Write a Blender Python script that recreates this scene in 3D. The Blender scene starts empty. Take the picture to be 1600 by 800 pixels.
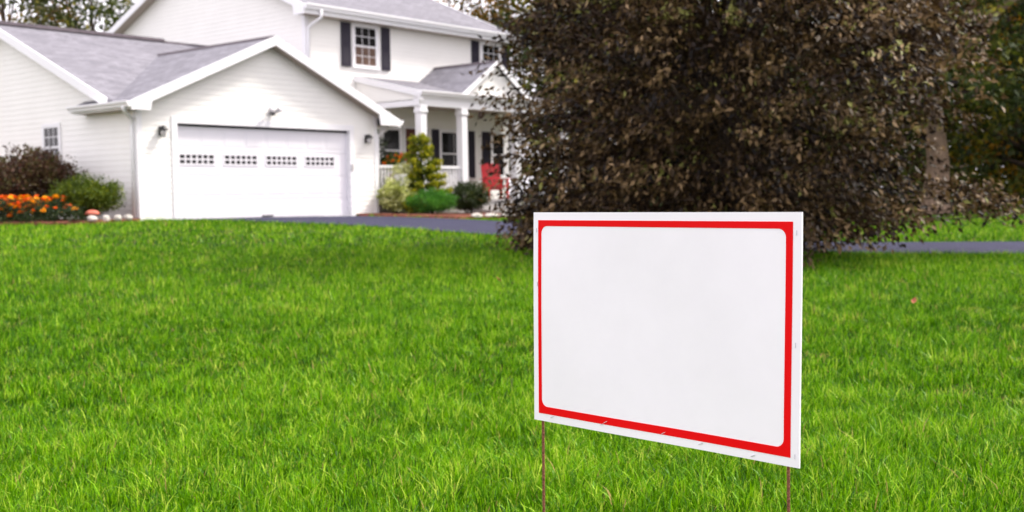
import bpy, bmesh, math, random
import numpy as np
from mathutils import Vector, Matrix
random.seed(7); RNG = np.random.default_rng(11)
SC = bpy.context.scene
COL = SC.collection

# ------------------------------------------------------------------ camera
CAM = np.array([-13.00673, -20.64165, 0.513182])
FW = Vector((0.770360, 0.635268, -0.054595)); RT = Vector((0.635494, -0.771953, -0.015357)); UP = Vector((0.051900, 0.022864, 0.998391))
cd = bpy.data.cameras.new('camera'); cam = bpy.data.objects.new('camera', cd); COL.objects.link(cam)
M = Matrix(((RT[0], UP[0], -FW[0], CAM[0]), (RT[1], UP[1], -FW[1], CAM[1]), (RT[2], UP[2], -FW[2], CAM[2]), (0, 0, 0, 1)))
cam.matrix_world = M
cd.sensor_width = 36; cd.lens = 36 * 1756.01 / 1600
cd.clip_start = 0.05; cd.clip_end = 3000
cd.dof.use_dof = True; cd.dof.focus_distance = 2.3; cd.dof.aperture_fstop = 5.6; cd.dof.aperture_blades = 7
SC.camera = cam
# view frame on the ground plan: d metres ahead of the camera, s metres to its right
GF = np.array([0.77151, 0.636217]); GR = np.array([0.636217, -0.77151])
def plan(d, s):
    return CAM[0] + GF[0] * d + GR[0] * s, CAM[1] + GF[1] * d + GR[1] * s
def unplan(x, y):
    a = np.asarray(x) - CAM[0]; b = np.asarray(y) - CAM[1]
    return a * GF[0] + b * GF[1], a * GR[0] + b * GR[1]

# ------------------------------------------------------------------ world, sun, exposure
SUN_AZ = plan(0.35, 1.0); SUN_DIR = Vector((SUN_AZ[0] - CAM[0], SUN_AZ[1] - CAM[1], 0)).normalized()
SUN_EL = math.radians(52)
w = bpy.data.worlds.new('World'); SC.world = w; w.use_nodes = True
nt = w.node_tree; bg = nt.nodes['Background']
sky = nt.nodes.new('ShaderNodeTexSky'); sky.sky_type = 'NISHITA'; sky.sun_disc = False
sky.sun_elevation = SUN_EL; sky.sun_rotation = math.atan2(SUN_DIR.x, SUN_DIR.y)
sky.air_density = 1.0; sky.dust_density = 6.0; sky.ozone_density = 0.6
mixs = nt.nodes.new('ShaderNodeMix'); mixs.data_type = 'RGBA'; mixs.inputs[0].default_value = 0.75
mixs.inputs[7].default_value = (9.4, 8.85, 9.5, 1)      # thin even cloud layer
nt.links.new(sky.outputs[0], mixs.inputs[6]); nt.links.new(mixs.outputs[2], bg.inputs[0]); bg.inputs[1].default_value = 0.15
sd = bpy.data.lights.new('sun', 'SUN'); sd.energy = 2.9; sd.angle = math.radians(10); sd.color = (1.0, 0.95, 0.87)
so = bpy.data.objects.new('sun', sd); COL.objects.link(so)
dirv = Vector((SUN_DIR.x * math.cos(SUN_EL), SUN_DIR.y * math.cos(SUN_EL), math.sin(SUN_EL)))
so.rotation_euler = dirv.to_track_quat('Z', 'Y').to_euler(); so.location = (0, 0, 30)
vs = SC.view_settings; vs.view_transform = 'Standard'; vs.look = 'None'; vs.gamma = 1; vs.exposure = 0.78
SC.render.engine = 'CYCLES'; SC.cycles.use_denoising = True; SC.cycles.max_bounces = 8
SC.cycles.transparent_max_bounces = 8; SC.cycles.caustics_reflective = False; SC.cycles.caustics_refractive = False

# ------------------------------------------------------------------ helpers
def tag(o, label=None, cat=None, group=None, kind=None):
    if label: o['label'] = label
    if cat: o['category'] = cat
    if group: o['group'] = group
    if kind: o['kind'] = kind
    return o
def empty(name, loc=(0, 0, 0), rz=0):
    o = bpy.data.objects.new(name, None); COL.objects.link(o); o.location = loc; o.rotation_euler = (0, 0, rz); o.empty_display_size = .1
    return o
def mobj(name, me, mat, parent=None):
    o = bpy.data.objects.new(name, me); COL.objects.link(o)
    if mat is not None and not me.materials: me.materials.append(mat)
    if parent is not None: o.parent = parent
    return o
class MB:
    def __init__(s): s.v = []; s.f = []; s.sm = []
    def add(s, vs, fs, smooth=False):
        n = len(s.v); s.v += [tuple(p) for p in vs]; s.f += [tuple(i + n for i in f) for f in fs]; s.sm += [smooth] * len(fs); return s
    def box(s, x0, x1, y0, y1, z0, z1):
        v = [(x0, y0, z0), (x1, y0, z0), (x1, y1, z0), (x0, y1, z0), (x0, y0, z1), (x1, y0, z1), (x1, y1, z1), (x0, y1, z1)]
        return s.add(v, [(0, 3, 2, 1), (4, 5, 6, 7), (0, 1, 5, 4), (1, 2, 6, 5), (2, 3, 7, 6), (3, 0, 4, 7)])
    def hexa(s, v):
        return s.add(v, [(0, 3, 2, 1), (4, 5, 6, 7), (0, 1, 5, 4), (1, 2, 6, 5), (2, 3, 7, 6), (3, 0, 4, 7)])
    def prism(s, pts, off):
        n = len(pts); o = Vector(off); v = [Vector(p) for p in pts]; v += [p + o for p in v]
        return s.add(v, [tuple(range(n))[::-1], tuple(range(n, 2 * n))] + [(i, (i + 1) % n, n + (i + 1) % n, n + i) for i in range(n)])
    def tube(s, pts, rad, n=8, caps=True):
        pts = [Vector(p) for p in pts]; k = len(pts)
        if not hasattr(rad, '__len__'): rad = [rad] * k
        V = []; ref = None
        for i, p in enumerate(pts):
            t = (pts[min(i + 1, k - 1)] - pts[max(i - 1, 0)]).normalized()
            if ref is None: ref = Vector((1, 0, 0)) if abs(t.x) < .8 else Vector((0, 1, 0))
            a = t.cross(ref).normalized(); b = t.cross(a).normalized(); ref = a.cross(t) if a.cross(t).length > .1 else ref
            for j in range(n):
                g = 2 * math.pi * j / n; V.append(p + (a * math.cos(g) + b * math.sin(g)) * rad[i])
        F = [(i * n + j, i * n + (j + 1) % n, (i + 1) * n + (j + 1) % n, (i + 1) * n + j) for i in range(k - 1) for j in range(n)]
        if caps: F += [tuple(range(n))[::-1], tuple((k - 1) * n + j for j in range(n))]
        return s.add(V, F, True)
    def lathe(s, prof, n=16, c=(0, 0, 0)):
        V = [(c[0] + r * math.cos(2 * math.pi * j / n), c[1] + r * math.sin(2 * math.pi * j / n), c[2] + z) for r, z in prof for j in range(n)]
        k = len(prof)
        F = [(i * n + j, i * n + (j + 1) % n, (i + 1) * n + (j + 1) % n, (i + 1) * n + j) for i in range(k - 1) for j in range(n)]
        F += [tuple(range(n))[::-1], tuple((k - 1) * n + j for j in range(n))]
        return s.add(V, F, True)
    def mesh(s, name):
        me = bpy.data.meshes.new(name); me.from_pydata(s.v, [], s.f)
        me.polygons.foreach_set('use_smooth', s.sm); me.update()
        bm = bmesh.new(); bm.from_mesh(me); bmesh.ops.recalc_face_normals(bm, faces=bm.faces); bm.to_mesh(me); bm.free()
        return me
    def build(s, name, mat, parent=None, bevel=0):
        o = mobj(name, s.mesh(name), mat, parent)
        if bevel:
            b = o.modifiers.new('b', 'BEVEL'); b.width = bevel; b.segments = 2; b.limit_method = 'ANGLE'
        return o

# ------------------------------------------------------------------ materials
def mat(name, col, rough=.6, spec=.4, noise=None, bump=None, metal=0):
    """noise: (scale, amount) multiplies the colour; bump: (scale, strength)"""
    m = bpy.data.materials.new(name); m.use_nodes = True; t = m.node_tree; b = t.nodes['Principled BSDF']
    b.inputs['Base Color'].default_value = (*col, 1); b.inputs['Roughness'].default_value = rough
    b.inputs['Specular IOR Level'].default_value = spec; b.inputs['Metallic'].default_value = metal
    tc = t.nodes.new('ShaderNodeTexCoord')
    if noise:
        n = t.nodes.new('ShaderNodeTexNoise'); n.inputs['Scale'].default_value = noise[0]; n.inputs['Detail'].default_value = 6; n.inputs['Roughness'].default_value = .65
        r = t.nodes.new('ShaderNodeMapRange'); r.inputs[1].default_value = .25; r.inputs[2].default_value = .75; r.inputs[3].default_value = 1 - noise[1]; r.inputs[4].default_value = 1 + noise[1]
        mx = t.nodes.new('ShaderNodeVectorMath'); mx.operation = 'SCALE'; mx.inputs[0].default_value = col
        t.links.new(tc.outputs['Object'], n.inputs['Vector']); t.links.new(n.outputs[0], r.inputs[0]); t.links.new(r.outputs[0], mx.inputs['Scale']); t.links.new(mx.outputs[0], b.inputs['Base Color'])
    if bump:
        n = t.nodes.new('ShaderNodeTexNoise'); n.inputs['Scale'].default_value = bump[0]; n.inputs['Detail'].default_value = 5
        k = t.nodes.new('ShaderNodeBump'); k.inputs['Strength'].default_value = bump[1]; k.inputs['Distance'].default_value = .02
        t.links.new(tc.outputs['Object'], n.inputs['Vector']); t.links.new(n.outputs[0], k.inputs['Height']); t.links.new(k.outputs[0], b.inputs['Normal'])
    return m
def ramp_leaf(name, stops, rough=.5, spec=.3, trans=.3, tcol=1.25):
    """foliage: the per-leaf 'tone' attribute picks the colour, some light passes through"""
    m = bpy.data.materials.new(name); m.use_nodes = True; t = m.node_tree; b = t.nodes['Principled BSDF']; out = t.nodes['Material Output']
    a = t.nodes.new('ShaderNodeAttribute'); a.attribute_name = 'tone'
    r = t.nodes.new('ShaderNodeValToRGB'); e = r.color_ramp.elements
    while len(e) < len(stops): e.new(.5)
    for i, (p, c) in enumerate(stops): e[i].position = p; e[i].color = (*c, 1)
    t.links.new(a.outputs['Fac'], r.inputs[0]); t.links.new(r.outputs[0], b.inputs['Base Color'])
    b.inputs['Roughness'].default_value = rough; b.inputs['Specular IOR Level'].default_value = spec
    tr = t.nodes.new('ShaderNodeBsdfTranslucent'); sc = t.nodes.new('ShaderNodeVectorMath'); sc.operation = 'SCALE'; sc.inputs['Scale'].default_value = tcol
    t.links.new(r.outputs[0], sc.inputs[0]); t.links.new(sc.outputs[0], tr.inputs[0])
    mx = t.nodes.new('ShaderNodeMixShader'); mx.inputs[0].default_value = trans
    t.links.new(b.outputs[0], mx.inputs[1]); t.links.new(tr.outputs[0], mx.inputs[2]); t.links.new(mx.outputs[0], out.inputs[0])
    return m
def shingles():
    m = mat('shingles', (.3, .28, .31), .85, .25); t = m.node_tree; b = t.nodes['Principled BSDF']
    tc = t.nodes.new('ShaderNodeTexCoord')
    br = t.nodes.new('ShaderNodeTexBrick'); br.inputs['Scale'].default_value = 1; br.inputs['Brick Width'].default_value = .32; br.inputs['Row Height'].default_value = .14
    br.inputs['Mortar Size'].default_value = .006; br.inputs['Color1'].default_value = (.215, .208, .236, 1); br.inputs['Color2'].default_value = (.148, .143, .165, 1); br.inputs['Mortar'].default_value = (.095, .09, .098, 1)
    no = t.nodes.new('ShaderNodeTexNoise'); no.inputs['Scale'].default_value = 4.5; no.inputs['Detail'].default_value = 8; no.inputs['Roughness'].default_value = .7
    mr = t.nodes.new('ShaderNodeMapRange'); mr.inputs[1].default_value = .3; mr.inputs[2].default_value = .7; mr.inputs[3].default_value = .82; mr.inputs[4].default_value = 1.15
    sc = t.nodes.new('ShaderNodeVectorMath'); sc.operation = 'SCALE'
    t.links.new(tc.outputs['UV'], br.inputs['Vector']); t.links.new(tc.outputs['Object'], no.inputs['Vector']); t.links.new(no.outputs[0], mr.inputs[0])
    t.links.new(br.outputs[0], sc.inputs[0]); t.links.new(mr.outputs[0], sc.inputs['Scale']); t.links.new(sc.outputs[0], b.inputs['Base Color'])
    k = t.nodes.new('ShaderNodeBump'); k.inputs['Strength'].default_value = .5; k.inputs['Distance'].default_value = .01; k.invert = True
    t.links.new(br.outputs['Fac'], k.inputs['Height']); t.links.new(k.outputs[0], b.inputs['Normal'])
    return m
MT = dict(
    siding=mat('siding', (.86, .842, .80), .5, .35, (1.3, .03)),
    trim=mat('trim', (.82, .81, .82), .45, .4, (2, .02)),
    soffit=mat('shade_tinted_soffit', (.40, .34, .29), .6, .3, (3, .05)),  # guessed taupe; shade under eaves and porch is put into this colour
    door=mat('garage_door_paint', (.78, .76, .79), .42, .4, (1.5, .025)),
    roof=shingles(), cap=mat('ridge_cap', (.09, .075, .085), .9, .2, (8, .3)),
    shutter=mat('shutter_paint', (.022, .018, .032), .5, .4),
    glass=mat('window_glass', (.012, .011, .012), .06, .35),
    curtain=mat('window_glass_curtained', (.14, .09, .07), .12, .4, (3, .4)),
    black=mat('black_metal', (.02, .02, .022), .4, .5), head_shade=mat('recess_shade', (.03, .028, .03), .7, .2),  # last entry: near-black that paints the door recess shadow
    lamp=mat('frosted_lamp', (.5, .48, .47), .25, .5), bulb=mat('floodlight', (.55, .53, .55), .3, .5),
    brown_door=mat('brown_door', (.10, .028, .018), .45, .4, (3, .2)),
    deck=mat('porch_boards', (.36, .34, .33), .6, .3, (5, .15)),
    concrete=mat('foundation', (.42, .40, .38), .85, .2, (6, .15)),
    mulch=mat('mulch', (.16, .06, .04), .95, .1, (14, .5), (30, 1)),
    asphalt=mat('asphalt', (.030, .030, .060), .85, .2, (2.2, .22), (120, .5)),
    stone=mat('edging_stone', (.48, .45, .40), .8, .3, (9, .2), (14, .5)), brick=mat('brick', (.32, .12, .08), .85, .2, (9, .25)),
    faded_red=mat('faded_red_glaze', (.5, .14, .09), .6, .3, (18, .35)), red=mat('red_paint', (.75, .008, .014), .4, .5), signred=mat('sign_red_ink', (.72, .0012, .003), .5, .10),
    board=mat('sign_plastic', (.83, .80, .835), .42, .4, (5, .035), (9, .04)), rust=mat('rusty_wire', (.21, .085, .045), .8, .3, (160, .5), (250, .6)),
    steel=mat('staple_steel', (.55, .55, .58), .4, .5), white=mat('white_glaze', (.78, .77, .75), .4, .5, (6, .08)),
    terracotta=mat('terracotta', (.36, .13, .07), .8, .2, (6, .15)),
    bark=mat('bark', (.075, .055, .042), .95, .1, (7, .5), (16, 1)), bark2=mat('pale_bark', (.25, .175, .125), .95, .1, (5, .5), (12, 1)),
    twig2=mat('grey_twig', (.13, .09, .07), .9, .1), twig=mat('twig', (.06, .04, .03), .9, .1),
    cream=mat('cream_bloom', (.7, .64, .55), .7, .2), orange=mat('orange_petals', (.85, .18, .012), .6, .2, (30, .2)), yellow=mat('yellow_petals', (.9, .42, .01), .6, .2, (30, .2)),
)

# ------------------------------------------------------------------ terrain
def sstep(t): t = np.clip(t, 0, 1); return t * t * (3 - 2 * t)
def ground_z(x, y):
    d, s = unplan(x, y)
    A = np.interp(s, [-12, -6, -3, 0, 2.5, 5, 10], [.53, .52, .46, .37, .25, .16, .13])
    z = -.45 + A * sstep((d - 4) / 19)
    z = z + .018 * np.sin(np.asarray(x) * .9 + 1) * np.sin(np.asarray(y) * .7) * sstep((14 - d) / 8)
    return z
gz = lambda x, y: float(ground_z(x, y))
NEAR = [(0.6, 0.08), (0.8, -3), (0.95, -6.2), (0.55, -9.3), (0.75, -12), (1.4, -14.7), (2.3, -16.5), (6, -22), (14, -32), (40, -62)]
FAR = [(5.95, 0.08), (6.2, -2.4), (5.6, -5), (4.4, -8), (3.6, -11), (3.8, -13.7), (5.15, -15.8), (9, -20.7), (17, -30.4), (43, -60)]
def inside(px, py, poly):
    px = np.asarray(px); r = np.zeros(px.shape, bool); n = len(poly)
    for i in range(n):
        (x0, y0), (x1, y1) = poly[i], poly[(i + 1) % n]
        if y0 == y1: continue
        c = ((y0 > py) != (y1 > py)) & (px < (x1 - x0) * (py - y0) / (y1 - y0) + x0); r ^= c
    return r
DRIVE = NEAR + FAR[::-1]
FRONT_BED = [(5.98, -.01), (6.2, -.5), (6.3, -2.4), (6.15, -3.3), (8.0, -3.6), (10.6, -2.5), (10.9, .14), (6.8, .14), (6.8, -.01)]
SIDE_BED = [(0.0, -.02), (-.5, -.7), (-1.4, -1.0), (-2.3, -.85), (-2.75, .4), (-3.0, 3.0), (-3.0, 7.5), (0, 7.5)]
HOUSE_PLAN = [(0, 0), (6.76, 0), (15, 0), (15, 12), (0, 12)]
def build_ground():
    ds = np.concatenate([np.arange(-8, 32, .4), np.geomspace(32, 1500, 22)])
    sp = np.concatenate([np.arange(0, 24, .4), np.geomspace(24, 1500, 20)]); ss = np.concatenate([-sp[:0:-1], sp])
    D, S = np.meshgrid(ds, ss, indexing='ij'); X, Y = plan(D, S); Z = ground_z(X, Y)
    n, m = D.shape; V = np.stack([X, Y, Z], -1).reshape(-1, 3)
    i = np.arange(n - 1)[:, None] * m + np.arange(m - 1)[None]; F = np.stack([i, i + 1, i + m + 1, i + m], -1).reshape(-1, 4)
    me = bpy.data.meshes.new('lawn'); me.from_pydata(V.tolist(), [], F.tolist()); me.polygons.foreach_set('use_smooth', [True] * len(F))
    g = mat('lawn_soil', (.05, .085, .012), .95, .1); t = g.node_tree; b = t.nodes['Principled BSDF']
    tc = t.nodes.new('ShaderNodeTexCoord'); n1 = t.nodes.new('ShaderNodeTexNoise'); n1.inputs['Scale'].default_value = .5; n1.inputs['Detail'].default_value = 10; n1.inputs['Roughness'].default_value = .75
    r = t.nodes.new('ShaderNodeValToRGB'); r.color_ramp.elements[0].position = .35; r.color_ramp.elements[0].color = (.018, .03, .005, 1); r.color_ramp.elements[1].position = .7; r.color_ramp.elements[1].color = (.05, .08, .01, 1)
    t.links.new(tc.outputs['Object'], n1.inputs['Vector']); t.links.new(n1.outputs[0], r.inputs[0]); t.links.new(r.outputs[0], b.inputs['Base Color'])
    tag(mobj('lawn', me, g), 'green front lawn sloping gently up to the house', kind='structure')
def sheet_from_edges(name, A, B, lift, m, label, nu=14, sub=10):
    def res(P):
        P = np.array(P, float); t = np.linspace(0, len(P) - 1, (len(P) - 1) * sub + 1); tt = np.arange(len(P))
        out = np.stack([np.interp(t, tt, P[:, k]) for k in (0, 1)], -1)
        for _ in range(3): out[1:-1] = (out[:-2] + 2 * out[1:-1] + out[2:]) / 4
        return out
    a, b = res(A), res(B); k = np.linspace(0, 1, nu)[None, :, None]
    Q = a[:, None] * (1 - k) + b[:, None] * k; Z = ground_z(Q[..., 0], Q[..., 1]) + lift
    n, m2 = Q.shape[:2]; V = np.concatenate([Q, Z[..., None]], -1).reshape(-1, 3)
    i = np.arange(n - 1)[:, None] * m2 + np.arange(m2 - 1)[None]; F = np.stack([i, i + 1, i + m2 + 1, i + m2], -1).reshape(-1, 4)
    me = bpy.data.meshes.new(name); me.from_pydata(V.tolist(), [], F.tolist()); me.polygons.foreach_set('use_smooth', [True] * len(F))
    bm = bmesh.new(); bm.from_mesh(me); bmesh.ops.recalc_face_normals(bm, faces=bm.faces); bm.to_mesh(me); bm.free()
    return tag(mobj(name, me, m), label, kind='structure')
build_ground()
sheet_from_edges('driveway', NEAR, FAR, .02, MT['asphalt'], 'dark blue-grey asphalt driveway running from the garage past the tree')
def bed(name, poly, label, h=.07):
    bm = bmesh.new(); vs_ = [bm.verts.new((x, y, 0)) for x, y in poly]; bm.faces.new(vs_)
    bmesh.ops.triangulate(bm, faces=bm.faces)
    bmesh.ops.subdivide_edges(bm, edges=bm.edges, cuts=6, use_grid_fill=True)
    for v in bm.verts: v.co.z = gz(v.co.x, v.co.y) + h + random.uniform(-.015, .02)
    me = bpy.data.meshes.new(name); bm.to_mesh(me); bm.free()
    b = MB(); n = len(poly)
    for i in range(n):
        (x0, y0), (x1, y1) = poly[i], poly[(i + 1) % n]
        for k in range(6):
            p = [(x0 + (x1 - x0) * t, y0 + (y1 - y0) * t) for t in (k / 6, (k + 1) / 6)]
            b.add([(*p[0], gz(*p[0]) - .05), (*p[1], gz(*p[1]) - .05), (*p[1], gz(*p[1]) + h), (*p[0], gz(*p[0]) + h)], [(0, 1, 2, 3)])
    o = tag(mobj(name, me, MT['mulch']), label, kind='structure'); b.build('mulch_edge', MT['mulch'], o)
bed('mulch_bed', FRONT_BED, 'reddish brown mulch bed in front of the porch')
bed('flower_bed', SIDE_BED, 'mulched flower bed along the garage side wall', .06)

# ------------------------------------------------------------------ house
H = tag(empty('house'), 'white two-storey house with attached garage, grey shingle roofs and covered porch', 'house')
W = 6.76; MG = .443; RZ = 4.15; RU = 3.38        # garage gable: width, slope, ridge height, ridge position
EL, ER = -.30, 7.26                             # left and right eave positions
WS, WR, WV = .424, 4.70, 5.57                   # wing (garage body) roof slope, ridge height, ridge position
U1, U2, V1, V2 = 6.76, 15.1, 2.65, 11.79       # main block
MS, MZ, MV = .43, 7.68, 7.22                    # main roof slope, ridge height, ridge position
groof = lambda u: RZ - MG * abs(u - RU)
wroof = lambda v: WR - WS * abs(v - WV)
mroof = lambda v: MZ - MS * abs(v - MV)
nboards = [0]
def clap(part, axis, c, lo, hi, z0, z1, holes=(), course=.118):
    """horizontal siding boards on a wall plane; each board is a piece of its own, cut round the openings"""
    z = z0
    while z < z1 - .01:
        zt = min(z + course, z1)
        cuts = sorted({z, zt} | {q for h in holes for q in (h[2], h[3]) if z + .004 < q < zt - .004})
        for a, b in zip(cuts, cuts[1:]):
            mid = (a + b) / 2; la, lb, ha, hb = lo(a), lo(b), hi(a), hi(b)
            segs = [[(la, lb), (ha, hb)]]
            for h in holes:
                if h[2] < mid < h[3]:
                    ns = []
                    for (s0, s1) in segs:
                        if h[1] <= s0[0] or h[0] >= s1[0]: ns.append([s0, s1]); continue
                        if h[0] > s0[0] + .01: ns.append([s0, (h[0], h[0])])
                        if h[1] < s1[0] - .01: ns.append([(h[1], h[1]), s1])
                    segs = ns
            th = lambda q: .0095 - .0065 * (q - z) / course
            for (s0, s1) in segs:
                if s1[0] - s0[0] < .02 and s1[1] - s0[1] < .02: continue
                s1 = (max(s1[0], s0[0] + .005), max(s1[1], s0[1] + .005))
                P = lambda t, q, o: (t, c - o, q) if axis == 'v' else (c - o, t, q)
                MB().hexa([P(s0[0], a, 0), P(s1[0], a, 0), P(s1[0], a, th(a)), P(s0[0], a, th(a)), P(s0[1], b - .001, 0), P(s1[1], b - .001, 0), P(s1[1], b - .001, th(b)), P(s0[1], b - .001, th(b))]).build('siding_board', MT['siding'], part)
                nboards[0] += 1
        z = zt
def K(v): return lambda z: v

def uvroof(o):
    me = o.data; uv = me.uv_layers.new(name='UVMap')
    for p in me.polygons:
        n = p.normal; a = Vector((0, 0, 1)).cross(n)
        a = a.normalized() if a.length > .05 else Vector((1, 0, 0)); b = n.cross(a)
        for li in p.loop_indices:
            co = me.vertices[me.loops[li].vertex_index].co; uv.data[li].uv = (co.dot(a), co.dot(b))
def slab(name, pts, parent, th=.1):
    o = MB().prism(pts, (0, 0, -th)).build(name, MT['roof'], parent); uvroof(o); return o

# garage front wall
gw = MB()
d0, d1, dz = .94, 5.82, 2.13
gw.box(0, d0 - .02, .004, .2, -.4, 2.6); gw.box(d1 + .02, W, .004, .2, -.4, 2.6); gw.box(d0 - .02, d1 + .02, .004, .2, dz + .02, 2.6)
gw.prism([(0, .004, 2.6), (W, .004, 2.6), (W - .0, .004, groof(W) - .1), (RU, .004, RZ - .12), (0, .004, groof(0) - .1)], (0, .196, 0))
gfw = gw.build('garage_front_wall', MT['siding'], H)
glo = lambda z: max(.1, RU - (RZ - .13 - z) / MG); ghi = lambda z: min(W - .1, RU + (RZ - .13 - z) / MG)
clap(gfw, 'v', .004, glo, ghi, .06, RZ - .15, [(d0 - .14, d1 + .14, -1, dz + .14)])
for u in (0, W - .1): MB().box(u, u + .1, -.022, .012, -.3, 2.62 if u == 0 else 2.55).build('corner_board', MT['trim'], H)
MB().box(-.022, .004, -.02, .1, -.3, 2.5).build('corner_board', MT['trim'], H)
MB().box(.004, W - .1, -.012, .01, -.3, .06).build('skirt_board', MT['trim'], gfw)
# garage door and its casing
cas = MB(); cas.box(d0 - .14, d0, -.03, .109, -.2, dz + .14); cas.box(d1, d1 + .14, -.03, .109, -.2, dz + .14); cas.box(d0, d1, -.029, .109, dz, dz + .139)
cas.build('door_casing', MT['trim'], H, .004)
gd = MB().box(d0 - .04, d1 + .04, .161, .17, -.1, dz).build('garage_door', MT['door'], H)
MB().box(d0, d1, .085, .112, dz - .045, dz - .001).build('head_shade_strip', MT['head_shade'], gd)  # added dark strip, paints the recess shadow under the door head
wins = [(1.04, 1.95), (2.2, 3.11), (3.35, 4.26), (4.51, 5.42)]
for i in range(4):
    a, b = i * .5325 - .02, (i + 1) * .5325 - .026
    s_ = MB()
    if i != 2:
        s_.box(d0 - .04, d1 + .04, .11, .16, a, b)
        for k in range(8):
            x0 = d0 + .09 + k * .592; s_.prism([(x0, .11, a + .09), (x0 + .5, .11, a + .09), (x0 + .5, .11, b - .09), (x0, .11, b - .09)], (0, -.001, 0))
            q = .03; s_.add([(x0, .109, a + .09), (x0 + .5, .109, a + .09), (x0 + .5, .109, b - .09), (x0, .109, b - .09), (x0 + q, .105, a + .09 + q), (x0 + .5 - q, .105, a + .09 + q), (x0 + .5 - q, .105, b - .09 - q), (x0 + q, .105, b - .09 - q)],
                             [(4, 5, 6, 7), (0, 1, 5, 4), (1, 2, 6, 5), (2, 3, 7, 6), (3, 0, 4, 7)])
    else:
        z0, z1 = 1.265, 1.495
        s_.box(d0 - .04, d1 + .04, .11, .16, a, z0); s_.box(d0 - .04, d1 + .04, .11, .16, z1, b)
        e = [d0 - .04] + [q for w_ in wins for q in w_] + [d1 + .04]
        for k in range(0, len(e), 2): s_.box(e[k], e[k + 1], .11, .16, z0, z1)
    s_.build('door_section', MT['door'], gd, 0)
for (a, b) in wins:
    z0, z1 = 1.265, 1.495; fr = MB(); t = .02
    fr.box(a - .02, b + .02, .098, .115, z1 - t, z1 + .02); fr.box(a - .02, b + .02, .098, .115, z0 - .02, z0 + t); fr.box(a - .02, a + t, .099, .115, z0 + t, z1 - t); fr.box(b - t, b + .02, .099, .115, z0 + t, z1 - t)
    cw = (b - a - 2 * t) / 6
    for k in range(1, 6): fr.box(a + t + k * cw - .017, a + t + k * cw + .017, .1, .115, z0 + t, z1 - t)
    fr.box(a + t, b - t, .1005, .115, (z0 + z1) / 2 - .016, (z0 + z1) / 2 + .016)
    fo = fr.build('door_window', MT['door'], gd)
    for k in range(6):
        for r in range(2):
            x0 = a + t + k * cw + .015; y0 = z0 + t + r * (z1 - z0 - 2 * t) / 2 + .002
            MB().box(x0, x0 + cw - .03, .118, .124, y0, y0 + (z1 - z0 - 2 * t) / 2 - .004).build('pane', MT['glass'], fo)
MB().box(3.2, 3.5, .07, .098, .1, .13).build('door_handle', MT['black'], gd)
MB().box(d1 + .03, d1 + .09, -.055, -.03, 1.17, 1.33).build('keypad', MT['lamp'], H, .006)
# garage side wall (gable of the garage body)
sw = MB().prism([(.004, .2, -.4), (.004, 10.3, -.4), (.004, 10.3, 2.6), (.004, WV, WR - .12), (.004, .9, 2.62), (.004, .2, 2.55)], (.196, 0, 0)).build('garage_side_wall', MT['siding'], H)
slo = lambda z: .1 if z < 2.6 else max(.1, WV - (WR - .13 - z) / WS); shi = lambda z: min(10.2, WV + (WR - .13 - z) / WS)
SW_ = (3.06, 3.74, 1.25, 2.2)
clap(sw, 'u', .004, slo, shi, .06, WR - .15, [(SW_[0] - .07, SW_[1] + .07, SW_[2] - .07, SW_[3] + .07)])
MB().box(-.03, .004, .1, 10.2, -.3, .06).build('foundation_strip', MT['trim'], sw)
# windows
def window(axis, c, a, b, z0, z1, cols, rows, frame=.07, glass2='curtain', parent=H):
    P = (lambda t0, t1, o0, o1, q0, q1: (t0, t1, c - o1, c - o0, q0, q1)) if axis == 'v' else (lambda t0, t1, o0, o1, q0, q1: (c - o1, c - o0, t0, t1, q0, q1))
    f = MB(); g = frame
    f.box(*P(a - g, b + g, 0, .036, z1, z1 + g)); f.box(*P(a - g - .03, b + g + .03, 0, .06, z0 - g, z0)); f.box(*P(a - g, a, 0, .035, z0, z1)); f.box(*P(b, b + g, 0, .035, z0, z1))
    wo = f.build('window', MT['trim'], parent)
    zm = (z0 + z1) / 2
    for si, (q0, q1, dep) in enumerate(((z0, zm + .015, .012), (zm - .015, z1, .02))):
        s_ = MB(); r = .038
        s_.box(*P(a, b, dep, dep + .012, q0, q0 + r)); s_.box(*P(a, b, dep, dep + .0125, q1 - r, q1)); s_.box(*P(a, a + r, dep, dep + .012, q0 + r, q1 - r)); s_.box(*P(b - r, b, dep, dep + .012, q0 + r, q1 - r))
        cw = (b - a - 2 * r) / cols; rh = (q1 - q0 - 2 * r) / rows
        for k in range(1, cols): s_.box(*P(a + r + k * cw - .008, a + r + k * cw + .008, dep, dep + .010, q0 + r, q1 - r))
        for k in range(1, rows): s_.box(*P(a + r, b - r, dep, dep + .0095, q0 + r + k * rh - .008, q0 + r + k * rh + .008))
        s_.build('sash', MT['trim'], wo)
        for i in range(cols):
            for j in range(rows):
                x0, y0 = a + r + i * cw + .005, q0 + r + j * rh + .005
                MB().box(*P(x0, x0 + cw - .01, dep - .006, dep + .007, y0, y0 + rh - .01)).build('pane', MT[glass2 if si == 0 else 'glass'], wo)
    return wo
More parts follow.
